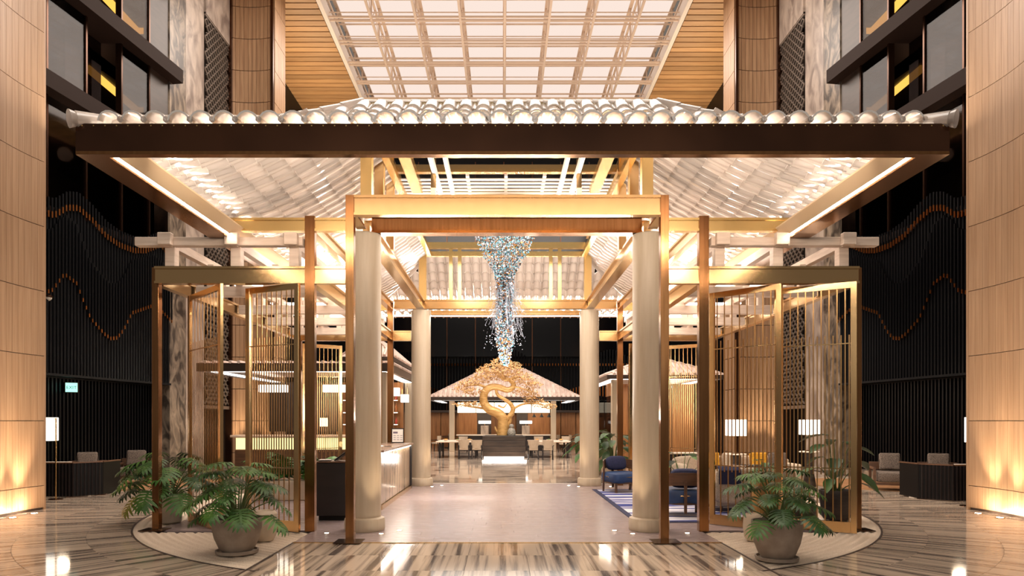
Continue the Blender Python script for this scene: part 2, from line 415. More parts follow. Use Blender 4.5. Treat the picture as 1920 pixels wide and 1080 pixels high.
for s in (-1, 1):
    MB().box(min(s*2.966,s*2.984),max(s*2.966,s*2.984),7.2,9.47,-0.013,0.012).build('gravel_edge', K['deckdark'], floor)
    m = MB(); vs = []; fs = []
    for j in range(91):
        t = RAD(-64+j*110/90)
        for r, z in ((6.535,-0.012),(6.535,0.006),(6.56,0.006),(6.56,-0.012)): vs.append((s*r*cos(t),CY+r*sin(t),z))
    for j in range(90):
        for k in range(3): q = (j*4+k,j*4+k+1,(j+1)*4+k+1,(j+1)*4+k); fs.append(q if s > 0 else q[::-1])
    m.add(vs, fs); m.build('gravel_edge', K['deckdark'], floor)
# carpets in the side lounges
for s in (-1, 1):
    pts = [(8.3,17.4),(10.9,15.2),(11.05,17),(10.75,19.2),(9.6,20.2),(8.0,19.4)]
    b = MB(); b.add([(x*s,y,0.0) for x,y in pts]+[(x*s,y,0.014) for x,y in pts],
        [tuple(range(6,12)) if s > 0 else tuple(range(11,5,-1))]+[(i,(i+1)%6,(i+1)%6+6,i+6) for i in range(6)])
    o = b.build('lounge_carpet', K['carpet']); tag(o, 'tan carpet beneath the grey armchairs on the %s' % ('left' if s < 0 else 'right'), 'carpet')
# ------------------------------------------------------------------ ceiling and skylight
ZC = 19.0; HS = 7.66
ceil = struct('ceiling')
for s in (-1, 1):
    MB().box(min(s*HS,s*13.5),max(s*HS,s*13.5),-4,27,ZC+0.03,ZC+0.2).build('ceiling_slab', K['ceil'], ceil)
    MB().box(min(s*HS,s*13.5),max(s*HS,s*13.5),27,45,ZC+0.05,ZC+0.2).build('ceiling_slab', K['joint'], ceil)
    y = 27.0
    while y < 44:
        b = MB(); b.box(-2.9,2.9,0.035,0.385,0,0.04)
        o = b.build('ceiling_plank', K['ceil'], ceil, local=True); o.location = (s*(HS+0.12+2.9), y, ZC); y += 0.42
    MB().box(s*(HS-0.02)-0.09,s*(HS-0.02)+0.09,20,44,ZC-0.06,ZC+0.5).build('ceiling_trim', K['white'], ceil)
    lamp('ceiling_wash_light', 'AREA', (s*9.6, 33, 15.6), 240, (1,0.78,0.52), 1.2, 9, aim=(0,0.1,1))
sky = struct('window_1')
b0 = 20.2; bay = 1.92; dy = 1.85
for j in range(13):
    y = b0+j*dy
    for i in range(8):
        x = -HS+i*bay
        MB().box(x+0.03,x+bay-0.03,y+0.03,y+dy-0.03,ZC+1.7,ZC+1.74).build('skylight_pane', K['sky'], sky)
for i in range(9):
    x = -HS+i*bay; b = MB(); ye = b0+13*dy
    for z, w_ in ((ZC+0.05,0.10),(ZC+0.95,0.09)): b.bar((x,b0,z),(x,ye,z),w_,w_)
    b.bar((x,b0,ZC+1.62),(x,ye,ZC+1.62),0.16,0.05)
    for j in range(13):
        y = b0+j*dy
        b.bar((x,y,ZC+0.05),(x,y,ZC+1.6),0.06,0.06)
        b.bar((x,y,ZC+0.05),(x,y+dy/2,ZC+0.95),0.035,0.035); b.bar((x,y+dy/2,ZC+0.95),(x,y+dy,ZC+0.05),0.035,0.035)
    b.build('roof_truss', K['truss'], sky)
for j in range(14):
    y = b0+j*dy
    for z, q in ((ZC+0.05,0.10),(ZC+0.32,0.05),(ZC+0.95,0.08),(ZC+1.25,0.05)):
        for dd in ((-0.12,0.12) if q > 0.07 else (0.0,)):
            MB().bar((-HS,y+dd,z),(HS,y+dd,z),q*0.7,q*0.7).build('purlin', K['truss'], sky)
# ------------------------------------------------------------------ back wall
wb = struct('wall_back')
MB().box(-13.5,13.5,46,46.3,0,20.8).build('wall_slab', K['black'], wb)
x = -11.4
while x < 11.4:
    MB().box(x+0.03,x+1.87,45.7,45.74,6.0,18.5).build('dark_panel', K['nightglass'], wb)
    MB().box(x-0.03,x+0.03,45.62,45.76,2.4,19).build('mullion', K['bronze'], wb); x += 1.9
b = MB()
n = 116
for i in range(n):
    x = -11.4+22.8*i/n; zt = 5.9+0.5*max(0,sin(x*0.9+1.3))**2+0.1*sin(x*2.1)
    b.tube([(x,45.5,2.35),(x,45.5,zt)],0.05,6)
b.build('tube_screen', K['tube'], wb, kind='stuff')
b = MB()
for i in range(n):
    x = -11.3+22.8*i/n
    for z0, ln in ((5.35,0.16),(2.9+0.5*abs(sin(x*0.8)),0.7)): b.tube([(x,45.36,z0),(x,45.36,z0+ln)],0.045,6)
b.build('copper_tips', K['coppertip'], wb, kind='stuff')
MB().box(-11.4,11.4,45.2,45.9,2.25,2.4).build('wall_cornice', K['brown'], wb)
x = -11.2
while x < 11.2:
    MB().box(x+0.02,x+0.98,45.5,45.7,0,2.25).build('wood_panel', K['wood_panel'], wb); x += 1.0
# ------------------------------------------------------------------ side walls
A_ = (11.45,17.0); B_ = (10.75,21.8)
def wp(t): return (A_[0]+(B_[0]-A_[0])*t, A_[1]+(B_[1]-A_[1])*t)
def zinterp(tab, x):
    if x <= tab[0][0]: return tab[0][1]
    for (a,b),(c,d) in zip(tab, tab[1:]):
        if x <= c: return b+(d-b)*(x-a)/(c-a)
    return tab[-1][1]
W1 = [(16.2,6.7),(17.08,6.78),(17.5,7.1),(17.87,7.2),(18.36,7.03),(18.87,6.74),(19.42,6.62),(20.0,6.62),(20.5,6.74),(21.2,7.1),(21.8,6.8)]
W2 = [(16.2,4.6),(17.0,4.9),(17.4,5.4),(17.8,5.25),(18.0,4.9),(18.3,4.4),(18.8,4.05),(19.05,3.95),(19.3,4.0),(19.55,4.25),(19.9,4.8),(20.4,5.0),(20.9,5.2),(21.3,5.05),(21.8,4.8)]
for s, side in ((-1,'left'),(1,'right')):
    wl = struct('wall_'+side)
    # outer shell behind everything
    MB().add([(s*14.6,8,0),(s*14.6,46,0),(s*14.6,46,20.5),(s*14.6,8,20.5)],[(0,1,2,3)]).build('wall_shell', K['brown'], wl)
    MB().add([(s*9.0,13.1,0),(s*12.2,13.5,0),(s*12.2,13.5,20.5),(s*9.0,13.1,20.5)],[(0,1,2,3)]).build('wall_return', K['black'], wl)
    # lower wall of black slats
    b = MB(); b.bar((s*12.0,14.5,1.45),(s*11.15,22.4,1.45),0.1,2.9)
    b.build('slat_backing', K['black'], wl)
    b = MB()
    for i in range(60):
        t = i/59; X = 11.93-0.85*t; Y = 14.6+7.7*t
        b.bar((s*X,Y,0.0),(s*X,Y,2.8),0.05,0.05)
    b.build('wall_slats', K['tube'], wl, kind='stuff')
    MB().bar((s*11.62,14.5,0.1),(s*10.95,22.4,0.1),0.5,0.2).build('wall_plinth', K['dark_marble'], wl)
    # soffit and hanging tubes
    a0, a1 = wp(-0.25), wp(1.0)
    MB().bar((s*(a0[0]+0.25),a0[1],2.86),(s*(a1[0]+0.25),a1[1],2.86),0.75,0.06).build('wall_soffit', K['black'], wl)
    b = MB(); c = MB()
    for i in range(52):
        Y = 16.0+5.75*i/51; X = A_[0]+(B_[0]-A_[0])*(Y-17.0)/4.8
        z1 = zinterp(W1,Y); z2 = zinterp(W2,Y)
        b.tube([(s*(X-0.02),Y,2.84),(s*(X-0.02),Y,z1+0.12)],0.042,6)
        if i % 1 == 0:
            Yc = Y+0.05
            b.tube([(s*(X-0.12),Yc,z1+0.16),(s*(X-0.12),Yc,z1+0.5)],0.028,6); c.tube([(s*(X-0.12),Yc,z1),(s*(X-0.12),Yc,z1+0.16)],0.027,6)
            b.tube([(s*(X-0.12),Yc,z2+0.1),(s*(X-0.12),Yc,min(z1-0.1,z2+1.6))],0.026,6); c.tube([(s*(X-0.12),Yc,z2),(s*(X-0.12),Yc,z2+0.1)],0.024,6)
    b.build('hanging_tubes', K['tube'], wl, kind='stuff'); c.build('copper_tips', K['coppertip'], wl, kind='stuff')
    MB().bar((s*(a0[0]+0.12),a0[1],4.9),(s*(a1[0]+0.12),a1[1],4.9),0.06,4.1).build('tube_backing', K['black'], wl)
    # balconies: floor slabs, mullions, panes, cove-lit rooms
    for zs in (7.0,10.05,12.75,15.5):
        p, q = wp(-0.5), wp(1.06)
        th = 0.42 if zs > 8 else 0.2
        off = 0.28 if zs > 8 else -0.1
        MB().bar((s*(p[0]-off+0.9),p[1],zs),(s*(q[0]-off+0.9),q[1],zs),2.0,th).build('balcony_slab', K['slab'], wl)
        MB().bar((s*(p[0]+2.4),p[1],zs),(s*(q[0]+2.4),q[1]+3,zs),3.2,th).build('room_ceiling', K['brown'], wl)
    for lev, (z0, z1) in enumerate(((7.1,9.85),(10.26,12.55),(12.96,15.3),(15.7,18.9))):
        ts = [-0.45,-0.2,0.0,0.27,0.55,0.8,1.0]
        for i in range(len(ts)-1):
            p, q = wp(ts[i]), wp(ts[i+1])
            rec = 0.55 if (lev == 1 and i == 3) or (lev == 2 and i in (3,)) else 0.0
            if lev >= 1 and i == 5: rec = 0.0
            x0, x1 = p[0]+rec, q[0]+rec
            m = MB(); m.bar((s*x0,p[1]+0.03,(z0+z1)/2),(s*x1,q[1]-0.03,(z0+z1)/2),0.02,z1-z0)
            if lev in (1,2) and i == 5: m.build('wall_panel', K['brown'], wl)
            else: m.build('window_pane', K['bglass2'] if lev == 2 else K['bglass'], wl)
            MB().box(min(s*(p[0]-0.05),s*(p[0]+0.12)),max(s*(p[0]-0.05),s*(p[0]+0.12)),p[1]-0.035,p[1]+0.035,z0-0.05,z1+0.05).build('mullion', K['bronze'], wl)
        if lev < 3:
            lamp('room_fill_light', 'POINT', (s*12.6,19.6,z1-0.5), 55, WARM, radius=0.2)  # unseen point fill added to lift the rooms behind the panes
            zc = z1-0.06
            for (xa,xb,ya,yb) in ((12.65,12.95,20.8,23.9),(11.8,12.65,23.6,23.9)):
                MB().box(min(s*xa,s*xb),max(s*xa,s*xb),ya,yb,zc,zc+0.05).build('cove_light', K['ledsoft'], wl)
    # marble piers, lattice and the recess behind
    MB().box(min(s*10.7,s*11.2),max(s*10.7,s*11.2),21.8,22.9,0,20).build('marble_slab', K['dark_marble'], wl)
    MB().box(min(s*10.7,s*11.2),max(s*10.7,s*11.2),22.91,24.3,0,20).build('marble_slab', K['grey_marble'], wl)
    MB().box(min(s*11.1,s*11.3),max(s*11.1,s*11.3),24.3,26.5,0,20).build('recess_back', K['black'], wl)
    MB().box(min(s*10.62,s*10.72),max(s*10.62,s*10.72),24.3,26.5,16.2,20).build('marble_slab', K['grey_marble'], wl)
    b = MB(); n = 11
    for i in range(-74,n+1):
        for d in (1,-1):
            pts = []
            for k in range(75):
                yy = 24.32+(i if d > 0 else i+74)*0.3+d*k*0.2*1.0
                zz = 2.3+k*0.2*0.95
                if 24.3 <= yy <= 26.45: pts.append((s*10.68,yy+0.035*sin(k*pi),zz))
            if len(pts) > 1: b.bar(pts[0],pts[-1],0.045,0.04)
    for z in (2.2,16.2): b.box(min(s*10.64,s*10.72),max(s*10.64,s*10.72),24.3,26.5,z-0.06,z+0.06)
    b.build('wall_lattice', K['steel'], wl)
    lamp('lattice_light', 'SPOT', (s*10.2,24.0,8.5), 120, SOFT, aim=(s*0.35,1,0.15), spot=70)
    MB().box(min(s*10.55,s*10.8),max(s*10.55,s*10.8),26.38,26.5,0,20).build('wall_trim', K['bronze'], wl)
    # lower dark zone of the hall beyond the piers
    MB().box(min(s*11.2,s*11.4),max(s*11.2,s*11.4),26.5,46,0,19.5).build('hall_wall', K['black'], wl)
# ------------------------------------------------------------------ stone pillars with vertical boards
JZ = [0.04,0.46]+[1.7+1.24*k for k in range(0,8)]
def curve_pts(s):
    out = []; Y = 13.1
    for k in range(16):
        y = Y-0.15*k; u = (y-12.3)/0.8
        out.append((s*(8.96-0.085*u*u-(0.02 if s < 0 else 0)), y))
    return out
for s, side in ((-1,'left'),(1,'right')):
    P = thing('stone_pillar', 'tall curved stone pillar of vertical boards at the %s edge, lit from the floor' % side, 'pillar', (s*9.2,12.2,0))
    pts = curve_pts(s)
    b = MB()
    vs = [(x+s*0.035,y,0.0) for x,y in pts]+[(x+s*0.035,y,11.0) for x,y in pts]; n = len(pts)
    b.add(vs, [(i,i+1,i+1+n,i+n) for i in range(n-1)])
    b.box(min(s*9.0,s*9.9),max(s*9.0,s*9.9),10.2,13.09,0,11)
    b.build('pillar_core', K['joint'], P)
    for i in range(n-1):
        (xa,ya),(xb,yb) = pts[i], pts[i+1]
        g = 0.0025; ya -= g; yb += g
        for z0, z1 in zip(JZ, JZ[1:]):
            m = MB(); a = (xa,ya); c = (xb,yb); d = s*0.05; zz0 = z0+0.006; zz1 = z1-0.006
            q = [a,c,(c[0]+d,c[1]),(a[0]+d,a[1])]
            m.add([(x,y,zz0) for x,y in q]+[(x,y,zz1) for x,y in q],[(3,2,1,0),(4,5,6,7),(0,1,5,4),(1,2,6,5),(2,3,7,6),(3,0,4,7)])
            m.build('stone_board', K['board'], P)
    m = MB(); m.box(min(s*8.87,s*9.9),max(s*8.87,s*9.9),13.1,13.16,0,11); m.build('pillar_edge', K['board'], P)
def uplight(x, y, label, z=0.0, r=0.05, lens=None, group=None, g=None):
    t = thing('floor_uplight', label, 'light', (x,y,z), 0, group)
    m = MB(); m.lathe([(r*1.5,0.0),(r*1.5,0.006),(r*1.05,0.008),(r*1.05,0.004),(0,0.004)],16); m.build('bezel', K['gold'], t, local=True)
    m = MB(); m.lathe([(r,0.004),(r,0.009),(0,0.011)],16); m.build('lens', lens or K['uplight'], t, local=True)
    return t
for s, side in ((-1,'left'),(1,'right')):
    for k, y in enumerate((12.5,11.95,11.4)):
        if k < 2: uplight(s*8.64, y, 'floor uplight at the foot of the %s stone pillar, %s one' % (side, 'farther' if k == 0 else 'nearer'), 0.001)
        lamp('pillar_uplight_beam', 'SPOT', (s*8.64, y, 0.03), 560, WARM, aim=(s*0.17,0,1), spot=46, blend=1.0, radius=0.04)
        lamp('pillar_floor_glow', 'AREA', (s*8.72, y, 0.03), 11, WARM, 0.1, aim=(s*0.55,0,1))
    # far pillars
    P = thing('board_pillar', 'distant board clad pillar rising beside the %s lattice' % side, 'pillar', (s*9.85,27.2,0))
    b = MB(); b.box(min(s*9.1,s*10.6),max(s*9.1,s*10.6),26.62,27.9,0,19.4); b.build('pillar_core', K['joint'], P)
    zz = [0,0.46]+[1.7+1.24*k for k in range(0,15)]
    for z0, z1 in zip(zz, zz[1:]):
        m = MB()
        for i in range(10):
            xa = 9.07+1.55*i/10; xb = 9.07+1.55*(i+1)/10-0.012
            f = lambda x: 26.5+0.12*(1-((x-9.85)/0.78)**2)
            q = [(s*xa,f(xa)),(s*xb,f(xb)),(s*xb,26.7),(s*xa,26.7)]
            m.add([(x,y,z0+0.012) for x,y in q]+[(x,y,z1-0.012) for x,y in q],[(3,2,1,0),(4,5,6,7),(0,1,5,4),(1,2,6,5),(2,3,7,6),(3,0,4,7)])
        m.build('stone_panel', K['boardfar'], P)
        m = MB()
        for i in range(9):
            ya = 26.62+1.28*i/9; m.box(min(s*8.95,s*9.1),max(s*8.95,s*9.1),ya,ya+0.13,z0+0.012,z1-0.012)
        m.build('stone_panel', K['boardfar'], P)
    B('pillar_trim', K['bronze'], P, s*8.97, s*9.07, 26.45, 26.6, 0, 19.4)
    for k in range(3):
        lamp('far_pillar_light', 'SPOT', (s*(9.3+0.55*k),26.1,0.4), 260, WARM, aim=(0,0.10,1), spot=60, blend=0.8)
# ------------------------------------------------------------------ pavilion: columns and brass frames
YF, YR = 10.57, 17.86
def ibeam(name, mat_, parent, p0, p1, d, z0, z1, web=None, fl=0.035):
    """open beam: a recessed web between two flanges"""
    m = MB(); (x0,y0),(x1,y1) = p0, p1
    for za, zb, dd in ((z0,z0+fl,d),(z1-fl,z1,d),(z0+fl,z1-fl,d*0.55)):
        m.bar((x0,y0,(za+zb)/2),(x1,y1,(za+zb)/2),dd,zb-za)
    return m.build(name, mat_, parent)
for sx, sd in ((-1,'left'),(1,'right')):
    for yy, fb in ((YF,'front'),(YR,'rear')):
        t = thing('round_column', 'pale round stone column, %s %s of the pavilion deck' % (fb, sd), 'column', (sx*2.2,yy,0.012))
        m = MB(); m.lathe([(0.25,0.2),(0.252,1.5),(0.25,4.56)],40); m.build('shaft', K['plaster'], t, True, local=True)
        m = MB(); m.lathe([(0.30,0),(0.31,0.02),(0.31,0.15),(0.30,0.19),(0.255,0.21)],40); m.build('base', K['plaster'], t, True, local=True)
        for k, (dx, dy_) in enumerate(((-0.33*sx,-0.42),(-0.55*sx,-0.1),(0.5*sx,-0.35))):
            if fb == 'rear' and k == 2 and sx < 0: continue
            uplight(sx*2.2+dx, yy+dy_, 'small floor uplight at the %s %s column, %s' % (fb, sd, ('in front of it','on its deck side','on its outer side')[k]), 0.012, 0.03)
            lamp('column_uplight_beam', 'SPOT', (sx*2.2+dx, yy+dy_, 0.05), 42, WARM, aim=(-dx*0.35,-dy_*0.35,1), spot=46, blend=0.9, radius=0.03)
PF = thing('portal_frame', 'tall brass portal of two posts and a header at the pavilion entrance', 'portal', (0,9.6,0))
for s in (-1,1):
    B('post', K['copper'], PF, s*2.145, s*2.262, 9.54, 9.66, 0.0, 4.86, 0.004)
    B('base_plate', K['bronze'], PF, s*2.02, s*2.4, 9.36, 9.72, 0.0135, 0.02)
    ibeam('side_beam', K['brass'], PF, (s*2.2,9.66), (s*2.2,10.33), 0.14, 4.60, 4.84)
ibeam('header', K['brass'], PF, (-2.145,9.6), (2.145,9.6), 0.12, 4.58, 4.86)
MF = thing('column_beam_frame', 'brass beams running across and between the four columns', 'frame', (0,14.2,4.58))
ibeam('front_beam', K['copper'], MF, (-2.08,YF), (2.08,YF), 0.2, 4.585, 4.86)
ibeam('rear_beam', K['brass'], MF, (-2.9,YR), (2.9,YR), 0.2, 4.62, 4.86)
ibeam('lower_rear_beam', K['brass'], MF, (-1.94,YR), (1.94,YR), 0.16, 4.46, 4.575)
for s in (-1,1):
    ibeam('long_beam', K['brass'], MF, (s*2.2,10.7), (s*2.2,17.74), 0.2, 4.60, 4.84)
for s, sd in ((-1,'left'),(1,'right')):
    t = thing('brass_side_frame', 'brass post and beam frame on the %s side of the pavilion' % sd, 'frame', (s*4.2,14.2,0))
    for yy in (10.44, YR):
        B('post', K['copper'], t, s*2.925, s*3.075, yy-0.06, yy+0.06, 0.0135, 4.82, 0.004)
        B('post', K['copper'], t, s*5.36, s*5.46, yy+0.06, yy+0.18, 0.0165, 4.06, 0.004)
        B('base_plate', K['bronze'], t, s*5.25, s*5.62, yy-0.05, yy+0.26, 0.0165, 0.026)
        ibeam('upper_beam', K['gold'], t, (s*4.36,yy), (s*3.075,yy), 0.12, 4.59, 4.79)
        if yy < 12:
            ibeam('upper_beam', K['gold'], t, (s*2.925,yy), (s*2.45,yy), 0.12, 4.59, 4.79)
            ibeam('middle_beam', K['brass'], t, (s*2.925,yy), (s*2.46,yy), 0.12, 3.79, 4.05)
        else: ibeam('middle_beam', K['brass'], t, (s*2.925,yy), (s*2.46,yy), 0.14, 3.79, 4.05)
        ibeam('middle_beam', K['brass'], t, (s*5.36,yy), (s*3.075,yy), 0.14, 3.79, 4.05)
    ibeam('long_beam', K['brass'], t, (s*3.0,10.52), (s*3.0,17.79), 0.14, 4.59, 4.80)
    ibeam('long_beam', K['brass'], t, (s*3.0,10.52), (s*3.0,17.79), 0.12, 3.8, 4.03)
    ibeam('long_beam', K['brass'], t, (s*5.41,10.64), (s*5.41,17.9), 0.12, 3.8, 4.03)
    # timber pergola above
    p = thing('timber_pergola', 'pale timber bracket beams above the %s brass frame' % sd, 'pergola', (s*4.3,14.0,4.05))
    for x in (5.13, 4.13, 3.24):
        for y in (10.46, 12.4, 14.3, 16.2, 17.86):
            B('post', K['timber'], p, s*(x-0.075), s*(x+0.075), y-0.075, y+0.075, 4.052, 4.36, 0.006)
        m = MB(); m.bar((s*x,10.3,4.40),(s*x,18.3,4.40),0.11,0.13); m.build('long_beam', K['timber'], p)
        B('bracket_block', K['timber'], p, s*(x-0.1), s*(x+0.1), 10.2, 10.3, 4.34, 4.52, 0.008)
    B('front_beam', K['timber'], p, s*5.62, s*3.085, 10.3, 10.44, 4.345, 4.475, 0.006)
    for y, z in ((11.8,3.84),(13.7,3.84),(15.3,3.84),(17.0,3.84)):
        B('cross_beam', K['timber'], p, s*5.34, s*3.07, y-0.07, y+0.07, z, z+0.17, 0.006)
        for x in (3.5,4.0,4.13,4.6,5.1):
            B('spacer', K['timber'], p, s*(x-0.06), s*(x+0.06), y-0.05, y+0.05, z+0.171, 4.33 if x in (4.13,5.1) else z+0.27)
    for x in (3.6, 4.6):
        m = MB(); m.bar((s*x,10.6,4.09),(s*x,17.7,4.09),0.09,0.08); m.build('purlin', K['timber'], p)
    for y in (11.8,13.7,15.3):
        m = MB(); m.box(min(s*3.7,s*4.9),max(s*3.7,s*4.9),y+0.5,y+1.2,4.135,4.16); m.build('light_panel', K['whiteglow'], p)
# ------------------------------------------------------------------ pavilion roof
RX, RY0, RY1, RUN, ZE, RISE = 4.52, 7.06, 20.4, 2.45, 4.77, 1.30
OX = 0.04
roof = thing('pavilion_roof', 'hipped pavilion roof of lit cast glass tiles within a bronze eave', 'roof', (OX,(RY0+RY1)/2,ZE))
def rb(name, m, x0,x1,y0,y1,z0,z1): return B(name, m, roof, x0+OX, x1+OX, y0, y1, z0, z1)
rb('fascia', K['bronze'], -RX,RX,RY0,RY0+0.05,4.49,4.775); rb('fascia', K['bronze'], -RX,RX,RY1-0.05,RY1,4.80,4.86)
rb('fascia', K['bronze'], -RX,-RX+0.05,RY0+0.05,RY1-0.05,4.49,4.775); rb('fascia', K['bronze'], RX-0.05,RX,RY0+0.05,RY1-0.05,4.49,4.775)
lip = 0.3
fl_ = 0.09
rb('eave_lip', K['copper'], -RX,RX,RY0,RY0+fl_,4.455,4.49); rb('eave_lip', K['copper'], -RX,RX,RY1-fl_,RY1,4.79,4.80)
rb('eave_lip', K['copper'], -RX,-RX+lip,RY0+fl_,RY1-fl_,4.455,4.49); rb('eave_lip', K['copper'], RX-lip,RX,RY0+fl_,RY1-fl_,4.455,4.49)
# cove panels sloping up to the tiles, LED strips in the cove
ci, co = 0.47, 0.33
def ring(d): return (-RX+d, RX-d, RY0+d-0.2, RY1-d+0.2)
def covepanel(pts):
    m = MB(); m.add([(x+OX,y,z) for x,y,z in pts]+[(x+OX,y,z+0.02) for x,y,z in pts],[(0,1,2,3),(7,6,5,4),(0,4,5,1),(1,5,6,2),(2,6,7,3),(3,7,4,0)])
    m.build('cove_panel', K['cove'], roof)
a = ring(co); b_ = ring(ci); zl, zh = 4.50, 4.62
covepanel([(a[0],a[2],zl),(a[0],a[3],zl),(b_[0],b_[3],zh),(b_[0],b_[2],zh)])
covepanel([(a[1],a[3],zl),(a[1],a[2],zl),(b_[1],b_[2],zh),(b_[1],b_[3],zh)])
covepanel([(a[1],a[2],zl),(a[0],a[2],zl),(b_[0],b_[2],zh),(b_[1],b_[2],zh)])
l = ring(lip-0.02)
for (xa,xb,ya,yb) in ((l[0],l[0]+0.035,l[2],l[3]),(l[1]-0.035,l[1],l[2],l[3]),(l[0]+0.05,l[1]-0.05,l[2],l[2]+0.035),(l[0]+0.05,l[1]-0.05,l[3]-0.035,l[3])):
    rb('led_strip', K['led'], xa,xb,ya,yb,4.491 if ya < 19 else 4.815,4.515 if ya < 19 else 4.84)
# rivets along the fascia
m = MB()
for i in range(76):
    x = -4.45+8.9*i/75+OX; m.box(x-0.006,x+0.006,RY0-0.006,RY0,4.745,4.757)
m.build('rivet', K['gold'], roof, kind='stuff')
# one glass tile: wide arch and a small roll beside it
def tile_mesh():
    m = MB(); n = 7; L_ = 0.345; out = []; inn = []
    for k in range(n+1):
        t = RAD(168-156*k/n); out.append((0.116*cos(t)-0.01, 0.118*sin(t)-0.012)); inn.append((0.1*cos(t)-0.01, 0.1*sin(t)-0.012))
    vs = []
    for y, sc_ in ((0,1.06),(L_,0.94)):
        vs += [(x*sc_,y,z*sc_) for x,z in out]; vs += [(x*sc_,y,z*sc_) for x,z in inn]
    q = n+1; fs = []; ends = []
    for k in range(n):
        fs.append((k,k+1,2*q+k+1,2*q+k)); fs.append((q+k+1,q+k,3*q+k,3*q+k+1)); ends.append((k+1,k,q+k,q+k+1)); ends.append((2*q+k,2*q+k+1,3*q+k+1,3*q+k))
    ends += [(0,2*q,3*q,q),(n,q+n,3*q+n,2*q+n)]
    m.add(vs, fs+ends); m.m = [0]*len(fs)+[1]*len(ends)
    m.tube([(0.107,0,0.022),(0.107,L_,0.022)],[0.034,0.03],7)
    return m
TM = tile_mesh(); tme = TM.mesh('glass_tile', [K['tile'],K['rim']], True)
NR = 9
def prof(u): return RISE*(0.45*u+0.55*u*u)
faces = [ (Vector((1,0,0)), Vector((0,1,0)), Vector((OX,RY0,ZE)), RX, 'f'),
          (Vector((-1,0,0)), Vector((0,-1,0)), Vector((OX,RY1,ZE)), RX, 'b'),
          (Vector((0,-1,0)), Vector((1,0,0)), Vector((OX-RX,(RY0+RY1)/2,ZE)), (RY1-RY0)/2, 'l'),
          (Vector((0,1,0)), Vector((-1,0,0)), Vector((OX+RX,(RY0+RY1)/2,ZE)), (RY1-RY0)/2, 'r')]
tiles = []
for u, d, o_, half, tagc in faces:
    n = int(2*half/0.237)
    for r in range(NR):
        run = RUN*(r+0.5)/NR; h0, h1 = prof(r/NR), prof((r+1)/NR)
        sd = (d*(RUN/NR)+Vector((0,0,h1-h0))); stp = sd.length; sd.normalize(); nrm = u.cross(sd).normalized()
        if nrm.z < 0: nrm = -nrm
        for c in range(n):
            uu = -half+0.237*(c+0.5)+(2*half-n*0.237)/2
            if abs(uu) > half-run-0.04: continue
            pos = o_+u*uu+d*(RUN*r/NR)+Vector((0,0,h0))-sd*0.02+nrm*0.02; k_ = stp*1.13/0.345
            tilt = 0.05+random.uniform(-0.012,0.012)
            y_ = (sd*cos(tilt)-nrm*sin(tilt)).normalized(); x_ = u; z_ = x_.cross(y_)
            jit = random.uniform(-0.006,0.006)
            y_ = y_*k_; M = Matrix(((x_.x,y_.x,z_.x,pos.x+jit*u.x),(x_.y,y_.y,z_.y,pos.y+jit*u.y),(x_.z,y_.z,z_.z,pos.z),(0,0,0,1)))
            dist = pos.y
            key = dist-6 if (tagc == 'f' and r == 0) else dist-2.2 if (tagc == 'f' and r == NR-1) else dist+30 if tagc == 'f' else dist+(3 if tagc == 'b' else 0)
            tiles.append((key, M))
tiles.sort(key=lambda a: a[0])
off = Matrix.Translation(-roof.location)
rest = MB()
for i, (k, M) in enumerate(tiles):
    if i < 296: inst('glass_tile', tme, roof, off @ M)
    else: rest.add([M @ Vector(v) for v in TM.v], TM.f); rest.m[-len(TM.f):] = TM.m
rest.build('glass_tiles', [K['tile'],K['rim']], roof, True, kind='stuff')
# hip and ridge caps
for sx in (-1,1):
    for y0, sy in ((RY0,1),(RY1,-1)):
        m = MB(); p0 = Vector((OX+sx*RX,y0,ZE+0.05)); p1 = Vector((OX+sx*(RX-RUN),y0+sy*RUN,ZE+RISE+0.05))
        def hp(u): return Vector((p0.x+(p1.x-p0.x)*u, p0.y+(p1.y-p0.y)*u, ZE+0.05+prof(u)))
        for k in range(11): m.tube([hp(k/11),hp((k+1.1)/11)],[0.085,0.07],10)
        q = p0-(hp(0.1)-p0).normalized()*0.06; m.tube([q,p0],[0.095,0.075],12)
        m.build('hip_cap', K['tile'], roof, True)
ox = RX-RUN; oy0, oy1 = RY0+RUN, RY1-RUN; zt = ZE+RISE
for (x0,x1,y0,y1) in ((-ox-0.05,ox+0.05,oy0-0.02,oy0+0.1),(-ox-0.05,ox+0.05,oy1-0.1,oy1+0.02),(-ox-0.02,-ox+0.1,oy0+0.1,oy1-0.1),(ox-0.1,ox+0.02,oy0+0.1,oy1-0.1)):
    rb('ridge_curb', K['gold'], x0,x1,y0,y1,zt-0.06,zt+0.06)
m = MB()
for k in range(18):
    x = -ox+2*ox*k/18+OX; m.tube([(x,oy0+0.03,zt+0.065),(x+2*ox/18*1.05,oy0+0.03,zt+0.065)],[0.055,0.048],10)
m.build('ridge_cap', K['tile'], roof, True)
